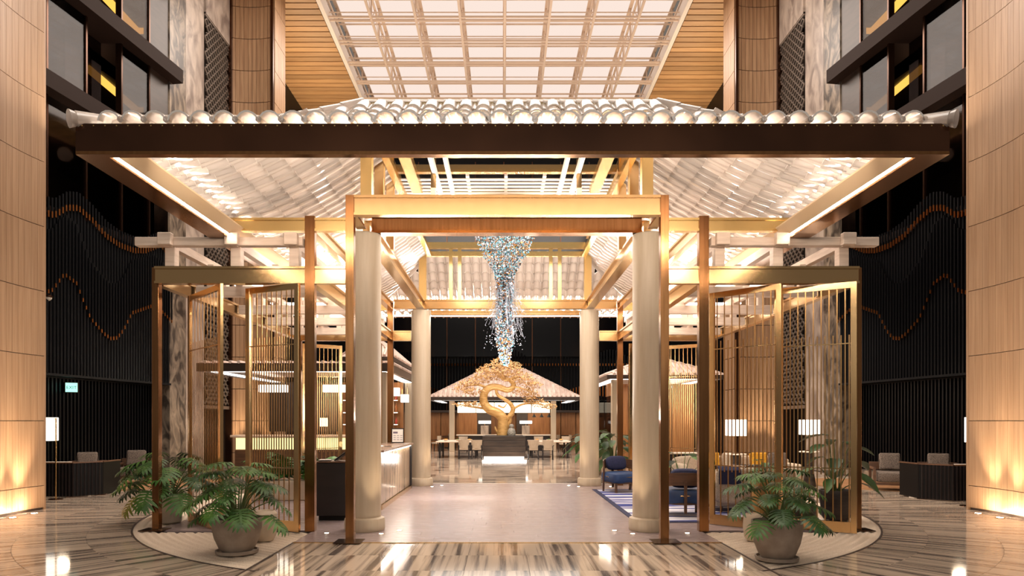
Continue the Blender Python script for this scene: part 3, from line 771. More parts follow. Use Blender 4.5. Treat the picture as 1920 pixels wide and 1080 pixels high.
# lantern: posts, beams and louvres under the opening
LN = thing('roof_lantern', 'brass lantern of posts and beams inside the roof opening', 'lantern', (0,14.2,4.86))
for s in (-1,1):
    B('post', K['gold'], LN, s*2.08, s*2.25, YF-0.085, YF+0.085, 4.861, 6.42, 0.004)
    B('post', K['brass'], LN, s*2.06, s*2.22, 11.45, 11.6, 4.84, 6.6, 0.004)
    B('post', K['brass'], LN, s*2.06, s*2.2, 12.5, 12.62, 4.84, 6.6, 0.004)
    B('post', K['gold'], LN, s*2.06, s*2.25, YR-0.085, YR+0.085, 4.861, 6.19, 0.004)
    for x in (1.42,1.19): B('post', K['gold'], LN, s*(x-0.045), s*(x+0.045), YR-0.06, YR+0.02, 4.861, 6.19)
    for x, w_, y0, y1, z in ((1.72,0.2,10.3,13.3,6.2),(1.3,0.07,10.3,14.2,6.22),(1.05,0.06,10.3,15.2,6.22)):
        m = MB(); m.bar((s*x,y0,z),(s*x,y1,z),w_,0.14); m.build('long_beam', K['gold'] if w_ > 0.1 else K['white'], LN)
    m = MB(); m.bar((s*2.15,10.66,6.5),(s*2.15,17.7,6.5),0.12,0.16); m.build('long_beam', K['gold'], LN)
    B('hanger', K['brass'], LN, s*1.27, s*1.36, 12.3, 12.4, 5.2, 6.42)
for y, z0, z1, mm in ((12.3,6.46,6.6,'gold'),(12.95,6.40,6.54,'brass'),(14.35,6.32,6.56,'gold'),(17.86,6.2,6.36,'gold')):
    B('cross_beam', K[mm], LN, -2.09, 2.09, y-0.06, y+0.06, z0, z1)
for k, y in enumerate((13.35,13.55,13.75,13.95,14.15)): B('louvre', K['white'], LN, -2.09, 2.09, y-0.05, y+0.02, 6.40, 6.425)
for x in (-0.75,0,0.75): B('louvre_mullion', K['white'], LN, x-0.03, x+0.03, 13.2, 14.29, 6.43, 6.5)
for x in (-1.1,0,1.1): lamp('lantern_light', 'POINT', (x,14.0,5.75), 32, WARM, radius=0.12)
for sx in (-1,1):
    lamp('eave_cove_light', 'AREA', (sx*4.05,13.6,4.62), 760, (1,0.90,0.80), 0.12, 12, aim=(-sx*0.55,0,1))
for sx in (-1,1): lamp('roof_fill_light', 'AREA', (sx*3.2,13.2,4.84), 60, (1,0.92,0.84), 0.25, 9, aim=(-sx*0.1,0,1))  # unseen fills added above the beams to brighten the tile undersides
lamp('eave_cove_light', 'AREA', (0,19.9,4.86), 420, (1,0.86,0.72), 7, 0.12, aim=(0,-0.6,1))
lamp('eave_cove_light', 'AREA', (0,7.55,4.62), 320, (1,0.86,0.72), 7, 0.12, aim=(0,0.6,1))
# ------------------------------------------------------------------ folding brass screens
def screen(label, pa, pb, zb, ztop, na, parent_mat='brass', lower=0.98, cross=2.86, bw=0.017):
    dx, dy_ = pb[0]-pa[0], pb[1]-pa[1]; L_ = sqrt(dx*dx+dy_*dy_); rz = atan2(dy_, dx)
    t = thing('folding_screen', label, 'screen', (pa[0],pa[1],zb), rz)
    H = ztop-zb; mt = K[parent_mat]
    for x in (0, L_-0.085): B('stile', mt, t, x, x+0.085, -0.025, 0.025, 0, H, 0.003, True)
    B('top_rail', mt, t, 0.085, L_-0.085, -0.02, 0.02, H-0.09, H, None, True)
    B('bottom_rail', mt, t, 0.085, L_-0.085, -0.02, 0.02, 0, 0.16, None, True)
    for z in (lower-zb, cross-zb):
        if 0.2 < z < H-0.2: B('tie_bar', mt, t, 0.085, L_-0.085, -0.022, -0.012, z-0.008, z+0.008, None, True)
    sp = (L_-0.17)/na
    for i in range(na):
        x = 0.085+sp*(i+0.33); B('bar', K['bar'], t, x-bw/2, x+bw/2, -0.004, 0.004, lower-zb-0.1, H-0.09, None, True)
        x = 0.085+sp*(i+0.83); B('bar', K['bar'], t, x-bw/2, x+bw/2, -0.004, 0.004, 0.16, min(cross-zb+0.13,H-0.1), None, True)
    return t
screen('brass bar folding screen beside the outermost left post, turned inward', (-5.30,11.40), (-4.31,10.32), 0.02, 3.78, 9, bw=0.013)
screen('brass bar folding screen between the left pots and left brass post', (-4.10,10.75), (-3.13,10.30), 0.02, 3.78, 9)
screen('brass bar folding screen just right of the right brass post', (3.32,11.15), (4.16,10.32), 0.02, 3.78, 8)
screen('brass bar folding screen beside the outermost right post', (4.23,10.78), (5.22,10.18), 0.02, 3.78, 9)
screen('rear brass bar screen left of the counter aisle, outer leaf', (-5.25,17.65), (-4.35,18.2), 0.02, 3.7, 8)
screen('rear brass bar screen left of the counter aisle, inner leaf', (-4.15,18.2), (-3.2,17.65), 0.02, 3.7, 9)
screen('rear brass bar screen behind the lounge, inner leaf', (3.2,17.65), (4.1,18.2), 0.02, 3.7, 9)
screen('rear brass bar screen behind the lounge, outer leaf', (4.3,18.2), (5.2,17.65), 0.02, 3.7, 8)
# ------------------------------------------------------------------ crystal chandelier
CH = thing('crystal_chandelier', 'long tapering chandelier of blue, amber and clear crystals above the deck', 'chandelier', (-0.02,14.2,5.8))
def crad(z):
    return zinterp([(-3.0,0.05),(-2.75,0.13),(-2.4,0.2),(-1.6,0.17),(-1.2,0.19),(-0.95,0.27),(-0.6,0.5),(0.05,0.76)], z)
mats_c = [K['crys_b'],K['crys_w'],K['crys_a'],K['crys_g']]
ms = [MB() for _ in mats_c]
def shard(m, p, r):
    a = random.uniform(0,6.28); e = random.uniform(0.5,1.3)
    ax = Vector((cos(a),sin(a),random.uniform(-.6,.6))).normalized(); bx = ax.orthogonal().normalized(); cx = ax.cross(bx)
    p = Vector(p); m.add([p+ax*r,p-ax*r,p+bx*r*e,p-bx*r*e,p+cx*r*0.8,p-cx*r*0.8],
        [(0,2,4),(2,1,4),(1,3,4),(3,0,4),(2,0,5),(1,2,5),(3,1,5),(0,3,5)])
for i in range(6400):
    z = -3.0*random.random()**1.35+0.05; R_ = crad(z); t = random.uniform(0,6.28); r = R_*sqrt(random.random())
    k = random.choices((0,1,2,3),(5,5,2.2,3) if z > -1.2 else (3,8,3,2))[0]
    shard(ms[k], (r*cos(t),r*sin(t),z), random.uniform(0.010,0.030))
for i in range(520):
    z = random.uniform(-2.6,-1.2); t = random.uniform(0,6.28); r = 0.16+0.3*random.random()**0.8*min(1,(-0.9-z))
    shard(ms[1], (r*cos(t),r*sin(t),z), random.uniform(0.006,0.013))
for m, kk, nm in zip(ms, mats_c, ('blue_crystals','clear_crystals','amber_crystals','smoke_crystals')): m.build(nm, kk, CH, local=True, kind='stuff')
m = MB()
for i in range(90):
    t = random.uniform(0,6.28); r = random.uniform(0.14,0.2); z = random.uniform(-1.5,-1.0); pts = []
    L_ = random.uniform(0.5,1.2)
    for k in range(6):
        u = k/5; rr = r+(0.26*random.uniform(0.6,1.1))*u**1.5*(1 if i % 2 else 0.4); pts.append((rr*cos(t),rr*sin(t),z-L_*u+0.25*u*u*(i%3==0)))
    m.tube(pts, 0.0028, 3)
m.build('silver_strands', K['crys_w'], CH, local=True, kind='stuff')
m = MB(); m.lathe([(0.6,0.06),(0.62,0.08),(0.62,0.14),(0.0,0.14)],24); m.build('ceiling_plate', K['gold'], CH, local=True)
m = MB(); m.tube([(0,0,0.14),(0,0,0.58)],0.02,8); m.build('hanger', K['brass'], CH, local=True)
lamp('chandelier_sparkle_light', 'POINT', (0.5,13.2,4.2), 10, WHITE, radius=0.1)
# ------------------------------------------------------------------ plants
def lobed_leaf(mt, L_=0.42, n=7, w=0.24):
    """deeply cut fan leaf: a rib with pairs of drooping fingers"""
    m = MB()
    for k in range(n):
        u = 0.06+0.9*k/(n-1); y0 = L_*u*0.75; ln = w*(0.55+0.75*sin(pi*min(1,0.2+u*0.75))); an = RAD(100-78*u)
        for s in (-1,1):
            dx, dy_ = sin(an)*s, cos(an); wd = L_*0.062
            base = Vector((0,y0,-0.10*u*u*L_)); vs = []
            for q, ww, dz in ((0,0.7,0),(0.45,1.15,0.012),(0.8,0.8,-0.02),(1.0,0.1,-0.06)):
                c = base+Vector((dx*ln*q,dy_*ln*q,dz*L_*2-0.25*ln*q*q*0.6)); px, py = -dy_*s*wd*ww, dx*s*wd*ww
                vs += [(c.x-px,c.y-py,c.z),(c.x+px,c.y+py,c.z)]
            fs = [(0,2,3,1),(2,4,5,3),(4,6,7,5)]
            m.add(vs, fs if s > 0 else [f[::-1] for f in fs])
    c = [(0,0,0),(0,L_*0.4,0.0),(0,L_*0.8,-0.07*L_),(0,L_*1.12,-0.2*L_)]
    for i in range(3):
        a, b = c[i], c[i+1]; ww = (0.05,0.045,0.03,0.004); 
        m.add([(-ww[i]*L_,a[1],a[2]),(ww[i]*L_,a[1],a[2]),(ww[i+1]*L_,b[1],b[2]),(-ww[i+1]*L_,b[1],b[2])],[(0,1,2,3)])
    return m.mesh('leaf', mt, True)
def broad_leaf(mt, L_=0.5, w=0.16, fold=0.25):
    m = MB(); n = 7; vs = []; fs = []
    for k in range(n):
        u = k/(n-1); ww = w*sin(pi*(0.04+0.94*u))**0.75*(1.1-0.35*u); y = L_*u; z = -0.3*L_*u*u
        for x, dz in ((-ww,fold*ww),(-ww*0.5,fold*ww*0.4),(0,0),(ww*0.5,fold*ww*0.4),(ww,fold*ww)): vs.append((x,y,z+dz))
    for k in range(n-1):
        for j in range(4): a = k*5+j; fs.append((a,a+1,a+6,a+5))
    m.add(vs, fs); return m.mesh('leaf', mt, True)
LOB = [lobed_leaf(K['leaf'],0.42,7,0.22), lobed_leaf(K['leaf2'],0.38,7,0.2), lobed_leaf(K['leaf'],0.34,6,0.19)]
LOBY = lobed_leaf(K['leaf3'],0.36,6,0.2)
BRD = [broad_leaf(K['leaf2'],0.55,0.15), broad_leaf(K['leaf'],0.45,0.12), broad_leaf(K['leaf2'],0.4,0.17)]
def foliage(t, z0, n, spread, height, leaves, seed, low=0.2, droop=0.5, scale=1.0, r0=0.06, yellow=0, face=None):
    rnd = random.Random(seed)
    for i in range(n):
        a = 2*pi*i*0.618+rnd.uniform(-0.3,0.3); f = (i+0.5)/n
        rr = spread*(0.35+0.65*(1-f)**0.7)*rnd.uniform(0.8,1.1); h = height*(low+(1-low)*f**0.8)*rnd.uniform(0.9,1.1)
        p0 = Vector((r0*cos(a),r0*sin(a),z0)); p3 = Vector((rr*cos(a),rr*sin(a),z0+h))
        p1 = p0+Vector((0.15*rr*cos(a),0.15*rr*sin(a),h*0.55)); p2 = p0.lerp(p3,0.6)+Vector((0,0,h*0.28))
        pts = []
        for k in range(6):
            u = k/5; v = 1-u; pts.append(p0*v**3+p1*3*v*v*u+p2*3*v*u*u+p3*u**3)
        m = MB(); m.tube(pts,[0.011,0.010,0.009,0.008,0.007,0.006],5); so = m.build('stem', K['stem'], t, True, local=True)
        d = (p3-p2).normalized(); pit = -droop*(1.15-0.6*f)*rnd.uniform(0.7,1.3)
        yv = Vector((cos(a)*cos(pit),sin(a)*cos(pit),sin(pit)+0.25*d.z)).normalized()
        xv = yv.cross(Vector((0,0,1))).normalized(); zv = xv.cross(yv)
        sc_ = scale*rnd.uniform(0.8,1.15)
        me = LOBY if i < yellow else leaves[i % len(leaves)]
        M = Matrix(((xv.x*sc_,yv.x*sc_,zv.x*sc_,p3.x),(xv.y*sc_,yv.y*sc_,zv.y*sc_,p3.y),(xv.z*sc_,yv.z*sc_,zv.z*sc_,p3.z),(0,0,0,1)))
        inst('leaf', me, so, M)
def bowl_pot(t, r, h, mt, saucer=True, base=0.6):
    z = 0.0
    if saucer:
        m = MB(); m.lathe([(r*0.72,0),(r*0.84,0.012),(r*0.86,0.05),(r*0.8,0.052),(r*0.78,0.025),(0,0.025)],36); m.build('saucer', mt, t, True, local=True); z = 0.027
    m = MB(); m.lathe([(r*base*0.95,z),(r*(base+0.12),z+h*0.12),(r*0.9,z+h*0.42),(r*0.985,z+h*0.7),(r,z+h*0.97),(r*0.985,z+h),(r*0.93,z+h),(r*0.92,z+h*0.9)],40); m.build('pot', mt, t, True, local=True)
    m = MB(); m.lathe([(r*0.925,z+h*0.9),(0,z+h*0.93)],24); m.build('soil', K['soil'], t, local=True)
    return z+h*0.92
t = thing('potted_philodendron', 'philodendron in a grey stone bowl on a saucer, front left gravel', 'plant', (-3.44,8.68,0.0165))
z = bowl_pot(t, 0.305, 0.43, K['pot']); foliage(t, z, 28, 0.46, 0.74, LOB, 3, low=0.05, droop=0.5, scale=0.74)
t = thing('potted_philodendron', 'philodendron in a grey stone bowl on a saucer, front right gravel', 'plant', (3.25,8.25,0.0165))
z = bowl_pot(t, 0.295, 0.45, K['pot']); foliage(t, z, 28, 0.5, 0.68, [LOB[1],LOB[2],LOB[1]], 11, low=0.02, droop=0.5, scale=0.7)
t = thing('potted_philodendron', 'wide philodendron with a yellowing leaf in a tall cream pot behind the left post', 'plant', (-5.58,11.3,0.02))
m = MB(); m.lathe([(0.17,0),(0.19,0.02),(0.2,0.44),(0.185,0.45),(0.18,0.4)],28); m.build('pot', K['potwhite'], t, True, local=True)
m = MB(); m.lathe([(0.183,0.4),(0,0.41)],20); m.build('soil', K['soil'], t, local=True)
foliage(t, 0.4, 34, 0.72, 0.72, LOB, 5, low=0.0, droop=0.6, scale=0.9, yellow=2)
t = thing('stone_pot', 'round speckled stone pot behind the outermost left post', 'pot', (-6.02,12.02,0.0165))
m = MB(); m.lathe([(0.1,0.0),(0.17,0.06),(0.21,0.2),(0.18,0.36),(0.12,0.42),(0.1,0.41),(0.09,0.36)],28); m.build('body', K['stone'], t, True, local=True)
t = thing('stone_vase', 'cracked cream stone vase tucked behind the front left bowl', 'pot', (-3.42,9.62,0.0165))
m = MB(); m.lathe([(0.12,0.0),(0.16,0.08),(0.18,0.26),(0.17,0.38),(0.13,0.42),(0.115,0.4)],28); m.build('body', K['potwhite'], t, True, local=True)
t = thing('stone_vase', 'cracked cream stone vase tucked behind the front right bowl', 'pot', (3.47,9.6,0.0165))
m = MB(); m.lathe([(0.09,0.0),(0.13,0.05),(0.15,0.2),(0.14,0.34),(0.11,0.38),(0.1,0.36)],28); m.build('body', K['potwhite'], t, True, local=True)
t = thing('potted_lime_plant', 'pale green leafy plant in a tall ochre pot inside the right screens', 'plant', (4.42,11.65,0.026))
m = MB(); m.lathe([(0.18,0),(0.2,0.02),(0.23,0.62),(0.215,0.64),(0.2,0.58)],28); m.build('pot', mat('ochre_pot', S(176,128,58), S(150,104,44), 0, 0.55, 0, (1,1,1), 4), t, True, local=True)
foliage(t, 0.58, 16, 0.3, 0.42, [BRD[1],LOB[2]], 8, low=0.1, scale=0.55)
t = thing('potted_rubber_plant', 'big leaved plant in a dark stone pot behind the outer right screen', 'plant', (5.6,11.6,0.03))
z = bowl_pot(t, 0.27, 0.5, K['charcoal'], False, 0.75); foliage(t, z, 13, 0.36, 0.95, BRD, 21, low=0.1, droop=0.3, scale=0.95)
t = thing('planted_urn', 'low dark urn of drooping leaves at the foot of the outer right screen', 'plant', (4.72,10.98,0.0125))
z = bowl_pot(t, 0.26, 0.34, K['charcoal'], False, 0.7); foliage(t, z, 16, 0.22, 0.34, [LOB[1],LOB[2]], 31, low=0.05, droop=0.6, scale=0.5)
t = thing('potted_palm', 'tall broad leaved palm in a grey pot at the rear right column', 'plant', (3.05,19.2,0.0))
z = bowl_pot(t, 0.36, 0.55, K['potwhite'], True, 0.75); foliage(t, z, 26, 0.5, 0.85, BRD, 41, low=0.05, droop=0.5, scale=0.95)
t = thing('potted_palm', 'broad leaved plant in a round pot behind the rear right column', 'plant', (2.75,21.6,0.0))
z = bowl_pot(t, 0.34, 0.6, K['pot'], False, 0.8); foliage(t, z, 22, 0.6, 0.85, BRD, 42, low=0.05, droop=0.5, scale=1.0)
t = thing('potted_strelitzia', 'two leaved young plant in a small pot beside the blue armchair', 'plant', (3.72,14.4,0.03))
z = bowl_pot(t, 0.17, 0.3, K['charcoal'], False, 0.75); foliage(t, z, 6, 0.4, 0.72, BRD[:2], 44, low=0.5, droop=0.3, scale=0.95)
# long planter with ferns behind the left screens, white pots
t = thing('fern_planter', 'long cream trough filled with green ferns behind the left screens', 'plant', (-4.35,14.6,0.012))
B('trough', K['potwhite'], t, -1.05, 1.05, -0.2, 0.2, 0, 0.42, 0.02, True)
for q in range(5):
    rnd = random.Random(50+q)
    for i in range(12):
        a = rnd.uniform(0,6.28); pit = rnd.uniform(0.1,0.9); p = Vector((-0.85+0.42*q+rnd.uniform(-.15,.15), rnd.uniform(-.12,.12), 0.42+rnd.uniform(0,0.35)))
        yv = Vector((cos(a)*cos(pit),sin(a)*cos(pit),sin(pit))); xv = yv.cross(Vector((0,0,1))).normalized(); zv = xv.cross(yv)
        M = Matrix(((xv.x,yv.x,zv.x,p.x),(xv.y,yv.y,zv.y,p.y),(xv.z,yv.z,zv.z,p.z),(0,0,0,1))); inst('leaf', LOB[i%3], t, M)
t = thing('square_planter', 'square cream planter standing on the deck behind the inner left screen', 'pot', (-3.45,13.9,0.012))
B('body', K['potwhite'], t, -0.17, 0.17, -0.17, 0.17, 0.06, 0.42, 0.015, True); B('plinth', K['bronze'], t, -0.14, 0.14, -0.14, 0.14, 0, 0.06, None, True)
for i in range(1):
    foliage(t, 0.4, 8, 0.25, 0.3, [LOB[2]], 71, scale=0.5)
# ------------------------------------------------------------------ reception counter, lectern
t = thing('reception_counter', 'reception counter with glowing onyx front and stone top along the deck', 'counter', (-2.72,15.1,0.012))
B('onyx_panel', K['onyx'], t, -2.41, -2.385, 12.95, 15.08, 0.1, 1.06); B('onyx_panel', K['onyx'], t, -2.41, -2.385, 15.1, 17.0, 0.1, 1.06)
B('body', K['walnut'], t, -2.95, -2.42, 12.9, 17.05, 0.012, 1.06)
B('worktop', K['counter'], t, -3.0, -2.3, 12.85, 17.12, 1.10, 1.15, 0.008)
B('light_strip', K['led'], t, -2.375, -2.36, 12.95, 17.0, 1.075, 1.095)
B('end_panel', K['slat'], t, -2.97, -2.34, 17.06, 17.12, 0.012, 1.09)
B('kick_rail', K['brass'], t, -2.42, -2.34, 12.9, 17.05, 0.012, 0.09)
lamp('counter_glow', 'AREA', (-2.33,15.0,1.06), 30, WHITE, 0.06, 4.0, aim=(-0.25,0,-1))
t = thing('tabletop_sign', 'framed printed notice leaning on the reception counter', 'sign', (-2.62,16.6,1.163), RAD(8))
m = MB(); M_ = Matrix.Rotation(RAD(-12),4,'X')
def plate(mm, x0,x1,y0,y1,z0,z1): 
    q = MB(); q.box(x0,x1,y0,y1,z0,z1); mm.add([M_ @ Vector(v) for v in q.v], q.f)
plate(m,-0.15,0.15,-0.012,0.012,0,0.36); m.build('frame', K['black'], t, local=True)
m = MB(); plate(m,-0.13,0.13,-0.016,-0.013,0.02,0.335); m.build('sheet', K['paper'], t, local=True)
m = MB(); plate(m,-0.11,0.0,-0.018,-0.0165,0.23,0.275)
for z in (0.17,0.12,0.07):
    for x in (-0.1,-0.02,0.06): plate(m,x,x+0.055,-0.018,-0.0165,z,z+0.012)
m.build('print', K['ink'], t, local=True)
t = thing('desk_pen', 'dark pen lying on the reception counter', 'pen', (-2.45,14.2,1.162), RAD(30)); m = MB(); m.tube([(-0.08,0,0.006),(0.08,0,0.006)],0.006,6); m.build('barrel', K['black'], t, local=True)
m = MB(); m.tube([(0.08,0,0.006),(0.11,0,0.006)],[0.006,0.001],6); m.build('tip', K['brass'], t, local=True)
t = thing('host_lectern', 'dark timber host lectern behind the left brass posts', 'lectern', (-2.9,11.75,0.012))
B('body', K['slat'], t, -0.32, 0.24, -0.22, 0.22, 0.08, 0.98, 0.008, True); B('plinth', K['black'], t, -0.28, 0.2, -0.18, 0.18, 0, 0.08, None, True); B('top', K['walnut'], t, -0.34, 0.26, -0.24, 0.24, 0.98, 1.0, None, True)
t = thing('menu_stand', 'sloped reading stand with a white lamp base on the lectern', 'stand', (-2.87,11.75,1.014))
m = MB(); m.bar((-0.06,0,0.01),(0.2,0,0.2),0.26,0.02); m.build('board', K['black'], t, local=True)
m = MB(); m.bar((-0.05,0,0.032),(0.17,0,0.192),0.22,0.006); m.build('page', K['paper'], t, local=True)
m = MB(); m.bar((0.17,0,0),(0.17,0,0.17),0.05,0.03); m.build('prop', K['brass'], t, local=True)
t = thing('open_book', 'open guest book lying on the lectern', 'book', (-3.1,11.68,1.014), RAD(8))
B('cover', K['black'], t, -0.1, 0.1, -0.1, 0.1, 0, 0.012, None, True); B('page', K['paper'], t, -0.095, -0.004, -0.09, 0.09, 0.012, 0.026, None, True); B('page', K['paper'], t, 0.004, 0.095, -0.09, 0.09, 0.012, 0.026, None, True)
# ------------------------------------------------------------------ lounge under the right aisle
t = thing('striped_rug', 'blue and white striped rug with a navy border by the right columns', 'rug', (3.75,13.9,0.013))
x0,x1,y0,y1 = 2.56,5.3,11.35,16.9
m = MB(); m.box(2.13,5.3,11.3,16.75,0.013,0.022); m.build('border', K['navy'], t)
rugm = mat('ikat_stripe', S(52,60,126), S(228,222,224), 0, 0.95, 0, (0.2,3.4,1), 1.5, 5, ramp=(0.46,0.55), rand=False, distort=0.3)
m = MB(); m.box(2.23,5.2,11.4,16.65,0.022,0.025); m.build('field', rugm, t)
def armchair_round(label, loc, rz):
    t = thing('blue_armchair', label, 'chair', loc, rz)
    m = MB(); m.soft((0,0,0.34),(0.39,0.38,0.13),0.35,10); m.build('seat', K['blue'], t, True, local=True)
    m = MB(); m.tube([(0.39*cos(a)*1.0,0.38*sin(a),0.36) for a in [2*pi*k/24 for k in range(25)]],0.008,5); m.build('piping', K['gold'], t, True, local=True)
    m = MB()
    vs = []; n = 14
    for k in range(n+1):
        a = RAD(-15-150*k/n); 
        for r, z in ((0.40,0.5),(0.43,0.5),(0.44,0.72),(0.41,0.72)): vs.append((r*cos(a),r*sin(a),z+0.05*sin(pi*k/n)))
    fs = []
    for k in range(n):
        for j in range(4): fs.append((k*4+j,k*4+(j+1)%4,(k+1)*4+(j+1)%4,(k+1)*4+j))
    fs += [(0,1,2,3),(n*4+3,n*4+2,n*4+1,n*4)]
    m.add(vs, fs); m.build('back_band', K['walnut'], t, True, local=True)
    m = MB(); m.bar((0,-0.41,0.06),(0,-0.43,0.62),0.05,0.03); m.build('back_stay', K['walnut'], t, local=True)
    for sx in (-1,1):
        m = MB(); m.bar((sx*0.3,0.28,0),(sx*0.3,0.28,0.26),0.045,0.045); m.build('leg', K['walnut'], t, local=True)
        m = MB(); m.bar((sx*0.36,-0.22,0),(sx*0.4,-0.12,0.55),0.045,0.045); m.build('leg', K['walnut'], t, local=True)
    m = MB(); m.lathe([(0.36,0.2),(0.375,0.21),(0.375,0.235),(0.36,0.24)],24); m.build('seat_ring', K['walnut'], t, True, local=True)
    m = MB(); m.soft((0.02,-0.22,0.66),(0.26,0.09,0.17),0.55,9,Matrix.Rotation(RAD(12),4,'X')); m.build('back_cushion', K['navy'], t, True, local=True)
    return t
armchair_round('round blue leather armchair with a walnut back, turned away on the rug', (3.15,12.25,0.0275), RAD(-6))
armchair_round('round blue armchair at the far end of the striped rug', (2.75,16.2,0.0275), RAD(200))
def pillow(name, label, mt, loc, w=0.45, h=0.42, d=0.16, rz=0, tilt=12, group=None):
    t = thing(name, label, 'cushion', loc, rz, group)
    m = MB(); m.soft((0,0,h/2),(w/2,d/2,h/2),0.3,10,Matrix.Rotation(RAD(tilt),4,'X'), pinch=0.3); m.build('cover', mt, t, True, local=True)
    m = MB(); r_ = Matrix.Rotation(RAD(tilt),4,'X')
    pts = [r_ @ Vector((w/2*0.95*f(a),0,h/2*0.95*g(a)))+Vector((0,0,h/2)) for a in [2*pi*k/16 for k in range(17)] for f in [lambda a: math.copysign(abs(cos(a))**0.5,cos(a))] for g in [lambda a: math.copysign(abs(sin(a))**0.5,sin(a))]]
    m.tube(pts,0.006,4); m.build('piping', mt, t, True, local=True)
    return t
def sofa(label, loc, rz, L_=2.2, mt='beige', arms=True):
    t = thing('lounge_sofa', label, 'sofa', loc, rz)
    h = L_/2; mm = K[mt]
    m = MB(); m.soft((0,0.05,0.2),(h,0.44,0.12),0.25,10); m.build('base', mm, t, True, local=True)
    for k in range(2):
        m = MB(); m.soft((-h/2+h*k,0.1,0.38),(h/2-0.06,0.38,0.1),0.3,9); m.build('seat_cushion', mm, t, True, local=True)
    m = MB(); m.soft((0,-0.36,0.48),(h,0.14,0.33),0.3,10); m.build('backrest', mm, t, True, local=True)
    for s in (-1,1):
        m = MB(); m.soft((s*(h-0.1),0.06,0.4),(0.12,0.42,0.24),0.3,9); m.build('arm', mm, t, True, local=True)
        for y in (-0.36,0.36): 
            m = MB(); m.lathe([(0.02,0),(0.028,0.09)],10,(s*(h-0.15),y,0)); m.build('leg', K['walnut'], t, local=True)
    return t
sofa('beige sofa facing away just behind the inner right screen', (4.55,12.9,0.03), 0, 1.5)
sofa('long beige sofa with mustard cushions across the far side of the lounge', (5.75,17.1,0.0), RAD(180), 3.0)
t = thing('throw_blanket', 'navy throw draped over the back corner of the near beige sofa', 'blanket', (4.05,12.5,0.3))
m = MB(); n = 8; vs = []; fs = []
prof = [(-0.19,0.25),(-0.185,0.5),(-0.1,0.57),(0.05,0.575),(0.14,0.5),(0.15,0.3)]
for i in range(n+1):
    x = -0.2+0.4*i/n
    for y, z in prof: vs.append((x,y+0.04+0.008*sin(i*2),z+0.0))
for i in range(n):
    for j in range(len(prof)-1): a = i*len(prof)+j; fs.append((a,a+1,a+1+len(prof),a+len(prof)))
m.add(vs, fs); m.build('cloth', K['navy'], t, True, local=True)
for i, (x, y, mt, lab) in enumerate(((5.15,17.12,'yellow','mustard cushion at the left end of the far sofa'),(6.35,17.12,'yellow','mustard cushion toward the right end of the far sofa'),(5.65,17.07,'beige','beige cushion next to the left mustard one on the far sofa'),(6.78,17.0,'grey','grey cushion at the right end of the far sofa'))):
    pillow('throw_pillow', lab, K[mt], (x,y,0.5), 0.46, 0.42, 0.18, tilt=-14)
for i, (x, lab) in enumerate(((4.45,'grey cushion against the back of the near beige sofa, by the throw'),(4.84,'dark grey cushion at the right end of the near beige sofa'))):
    pillow('throw_pillow', lab, K['grey'] if i == 0 else K['charcoal'], (x,12.93,0.49), 0.42, 0.4, 0.16, tilt=14)
t = thing('coffee_table', 'round stone coffee table amid the lounge rug', 'table', (4.1,15.0,0.025))
m = MB(); m.lathe([(0.45,0.38),(0.47,0.39),(0.47,0.42),(0,0.42)],32); m.build('top', K['white_stone'], t, True, local=True)
m = MB(); m.lathe([(0.3,0),(0.26,0.2),(0.3,0.38)],24); m.build('pedestal', K['walnut'], t, True, local=True)
t = thing('console_counter', 'low curved console with a white top behind the blue armchair', 'table', (5.0,20.3,0.0))
B('top', K['white_stone'], t, -0.7, 0.9, -0.25, 0.25, 0.72, 0.76, 0.01, True); B('body', K['slat'], t, -0.6, 0.8, -0.2, 0.2, 0, 0.72, 0.01, True)
def table_lamp(label, x, y, zt, group=None):
    t = thing('table_lamp', label, 'lamp', (x,y,zt))
    m = MB(); m.lathe([(0.10,0),(0.10,0.02),(0.02,0.03),(0.018,0.42)],20); m.build('stem', K['bronze'], t, True, local=True)
    m = MB(); m.cbox(-0.19,0.19,-0.19,0.19,0.42,0.8,0.006); m.build('shade', K['shade'], t, local=True)
    m = MB(); m.lathe([(0.012,0.8),(0.012,0.84),(0,0.845)],8); m.build('finial', K['brass'], t, local=True)
    lamp('table_lamp_light', 'POINT', (x,y-0.3,zt+0.6), 18, WARM, radius=0.15)
    return t
def side_table(label, x, y, h, r=0.28, rect=False):
    t = thing('side_table', label, 'table', (x,y,0.0255))
    m = MB(); m.lathe([(r,h-0.03),(r+0.01,h-0.02),(r,h),(0,h)],28); m.build('top', K['white_stone'], t, True, local=True)
    m = MB(); m.lathe([(r*0.7,0),(r*0.45,h*0.4),(r*0.5,h-0.03)],20); m.build('pedestal', K['charcoal'], t, True, local=True)
    return t
side_table('small round table carrying the lamp left of the far sofa', 5.5-0.05, 16.15, 0.9, 0.24)
table_lamp('square shaded table lamp above the left end of the far sofa', 5.45, 16.15, 0.9265)
side_table('small round table carrying the lamp at the right end of the far sofa', 7.75, 17.4, 0.9, 0.24)
table_lamp('square shaded table lamp at the right end of the far sofa', 7.75, 17.4, 0.9265)
lamp('lounge_glow', 'AREA', (6.6,18.5,3.4), 60, WARM, 2.5, 2.5)
